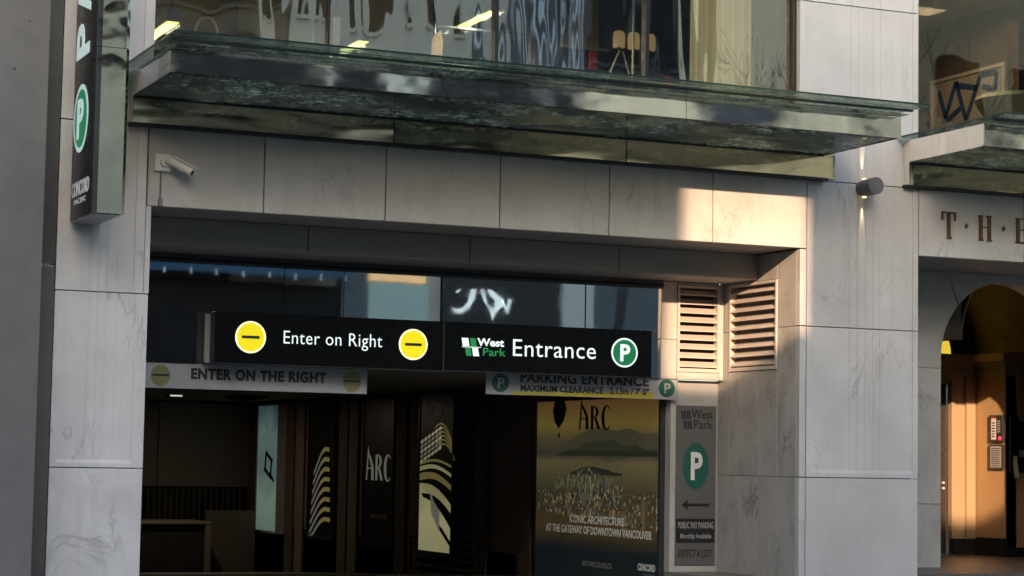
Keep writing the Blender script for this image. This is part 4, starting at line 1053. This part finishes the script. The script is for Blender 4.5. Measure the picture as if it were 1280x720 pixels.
t = thing('ceiling_lamp', 'round warm lamp glowing at the top left of the right upper window', 'lamp', (17.6, 1.4, 8.1))
MB().tube((17.6, 1.4, 8.12), (17.6, 1.4, 8.3), .16, n=20).build('shade', M['shade'], t)
lo = bpy.data.objects.new('upper_room_lamp', ld); C.objects.link(lo); lo.parent = t; lo.location = (0, 0, -.02)

# ------------------------------------------------------------------ the opposite side of the street (seen only as reflections, with unseen blocks added to shape the sun)
def opp(label, x0, x1, z1, mat, rows=(), winmat=None, depth=14, y=-30, name='opposite_building'):
    t = thing(name, label, 'building', ((x0+x1)/2, y-depth/2, 0))
    boxo('wall', mat, t, x0, x1, y-depth, y, 0, z1)
    for (a, b_, c_, d_) in rows:
        w_ = MB().box(a, b_, y, y+.03, c_, d_).build('window', winmat or M['win_black'], t)
        MB().box(a-.08, b_+.08, y, y+.12, c_-.12, c_-.01).build('sill', mat, w_)
    return t
opp('unseen low dark block across the street, height set to trim the sun patch', -60, 8.4, 12.0, M['dark_brick'], [(k*2.0-3.6, k*2.0-2.4, 8, 10.5) for k in range(6)])  # out of view; roof height shaped to cut off the low sun
opp('unseen dark slab added across the street to shade the left of the facade', -60, .78, 21, M['dark_brick'], [(-40+k*3, -38.4+k*3, z_, z_+2) for k in range(13) for z_ in (13, 17)], depth=.5, y=-29.97)  # added sun blocker, its edge placed to end the sun patch
opp('unseen narrow block added across the street to split the sun into two shafts', 2.80, 5.0, 19, M['slate'], depth=4, y=-30.01)  # added sun blocker that keeps the column front in shade
boxo('sun_block_fin', M['slate'], bpy.data.objects['opposite_building.002'], 2.55, 2.795, -30.6, -30.02, 14.8, 19)  # added to narrow the sun on the upper column
par = bpy.data.objects['opposite_building']
boxo('sun_block_parapet', M['dark_brick'], par, -4, 4, -30.4, -29.99, 12.0, 12.85)  # added to lift the lower edge of the sun on the jamb
def grid(x0, x1, dx, w_, z0, z1, dz, h):
    o = []; x = x0
    while x+w_ <= x1:
        z_ = z0
        while z_+h <= z1: o.append((x, x+w_, z_, z_+h)); z_ += dz
        x += dx
    return o
opp('olive stone building reflected in the polished side of the parking sign', 8.45, 12.8, 17.5, M['olive_stone'], [(9.0, 12.7, 11.7, 12.7), (9.0, 12.7, 14.2, 17.2)])
opp('dark brick building reflected in the left end of the canopy steel', 12.8, 16.8, 17.5, M['dark_brick'], [(13, 16.6, 9.6, 12.6), (13, 16.6, 13.5, 16.5)])
opp('beige stone building with tall windows reflected in the shop panes', 16.8, 23.3, 17.5, M['stone_beige'], [(16.95, 18.8, 8.4, 12.2), (19.4, 23.2, 8.4, 12.2)]+grid(17.3, 23.2, 1.9, .55, 13.4, 17.3, 2.4, 1.2))
t = opp('grey blue glass building with white mullions across the street', 23.3, 25.9, 17.5, M['grey_blue'], [(23.35, 24.2, 8.5, 12)])
for k in range(6): MB().box(23.5+k*.42, 23.6+k*.42, -29.99, -29.85, 12.1, 17.4).build('mullion', M['print_white'], t)
MB().box(24.3, 25.89, -29.99, -29.9, 8.5, 12).build('cream_band', M['stone_cream'], t)
t = opp('dark tower with pale stone base band across the street', 25.9, 30, 17.5, M['slate'], grid(26.2, 30, 1.9, 1.5, 13, 17, 3, 2.4))
MB().box(25.91, 27.9, -29.99, -29.9, 8.5, 12).build('cream_band', M['stone_cream'], t)
opp('warm cream building behind the bare trees across the street', 30, 52, 17.5, M['stone_cream'], grid(38, 51, 3.2, 1.8, 9, 14.5, 3.2, 2))
sf = thing('opposite_storefront', 'shopfront across the street mirrored in the glass above the entrance signs', 'shopfront', (22, -29.6, 0))
boxo('dark_glazing', M['win_black'], sf, 13.0, 20.0, -29.98, -29.8, .3, 6.4)
boxo('pier', M['grey_blue'], sf, 20.05, 20.85, -29.98, -29.7, 0, 7.6)
boxo('lit_window', M['teal_lit'], sf, 20.9, 22.7, -29.98, -29.75, 5.0, 6.55); boxo('lit_strip', M['warm_lit'], sf, 20.95, 22.6, -29.98, -29.72, 6.6, 6.8)
boxo('dark_glazing', M['win_black'], sf, 20.9, 22.8, -29.98, -29.8, .3, 4.95)
boxo('banner', M['ink'], sf, 23.2, 27.0, -29.98, -29.78, 3.5, 7.3)
b = MB(); Fo = lambda u, v, d=0.: (u, -29.77+d, v)
def gq(u, v): return (23.2+(540+u/4-552)/38, 6.9-(330+v/4-345-.05*(u/4-12))/41-.42)
wl_ = [[(100,75),(118,62),(128,60),(112,80)], [(180,62),(205,62),(198,112),(172,160),(135,182),(105,178),(84,152),(110,160),(140,156),(165,128)],
       [(226,65),(243,65),(262,140),(285,160),(296,150),(332,150),(300,180),(285,215),(272,165),(245,125)], [(262,65),(285,68),(322,98),(345,118),(340,150),(300,152),(296,140),(300,120),(280,100),(270,84)], [(325,102),(338,110),(360,150),(368,108),(386,112),(362,185),(350,160)]]
wl_ = [[gq(*p) for p in q] for q in wl_]
for q in wl_: b.prism(q, Fo, 0, .02)
b.build('white_stroke', emis('glowing_pale_blue', (.6, .72, .75), 1.3), sf)  # glow added to the banner strokes so they stand out when mirrored
boxo('bright_window', emis('lit_pale_window', (.36, .42, .41), .3), sf, 27.1, 28.1, -29.98, -29.75, 5.0, 7.2)
boxo('stone_base', M['stone_cream'], sf, 23.4, 33.9, -29.98, -29.7, 0, 3.3); boxo('stone_base', M['stone_beige'], sf, 14.0, 19.0, -29.79, -29.6, 0, 2.0)
boxo('grey_panel', M['grey_blue'], sf, 28.15, 31.5, -29.98, -29.75, 3.4, 7.3)
MB().prism([(28.4, 3.4), (28.7, 3.4), (29.3, 7.3), (29.0, 7.3)], Fo, 0, .03).build('dark_stripe', M['ink'], sf)
an = thing('awning', 'blue awning across the street mirrored at the top left of the transom', 'awning', (17, -29.3, 6.5))
b = MB(); b.v = [(13.5, -29.9, 7.3), (20, -29.9, 7.3), (20, -28.8, 6.6), (13.5, -28.8, 6.6), (13.5, -29.9, 7.22), (20, -29.9, 7.22), (20, -28.8, 6.52), (13.5, -28.8, 6.52)]
b.f = [(0,1,2,3), (7,6,5,4), (3,2,6,7), (0,3,7,4), (1,5,6,2), (0,4,5,1)]; b.build('cloth', M['awning'], an)
for k in range(9): MB().box(13.8+k*.75, 13.86+k*.75, -28.79, -28.76, 6.45, 6.62).build('clip', M['print_white'], an)

def bare_tree(x, y, h, label, seed):
    rr = random.Random(seed); t = thing('bare_tree', label, 'tree', (x, y, 0), 'bare street trees across the road')
    b = MB(); tw = MB()
    def grow(p, d, l, r_, k):
        e = p+d*l; (b if k < 2 else tw).tube(p, e, r_, r_*.68, n=6 if k < 3 else 4, caps=False)
        if k >= 6: return
        for i in range(3 if k < 4 else 2):
            nd = (d+Vector((rr.uniform(-.7, .7), rr.uniform(-.6, .6), rr.uniform(-.1, .5)))).normalized()
            grow(e, nd, l*rr.uniform(.62, .82), r_*.62, k+1)
    grow(Vector((x, y, 0)), Vector((0, 0, 1)), h*.3, .16, 0)
    b.build('trunk', M['bark'], t); tw.build('branches', M['bark'], t)
bare_tree(27.5, -22, 12, 'bare street tree reflected in the right end of the canopy steel', 2)
bare_tree(31.5, -22.5, 13, 'second bare street tree across the road, nearer the cream building', 5)
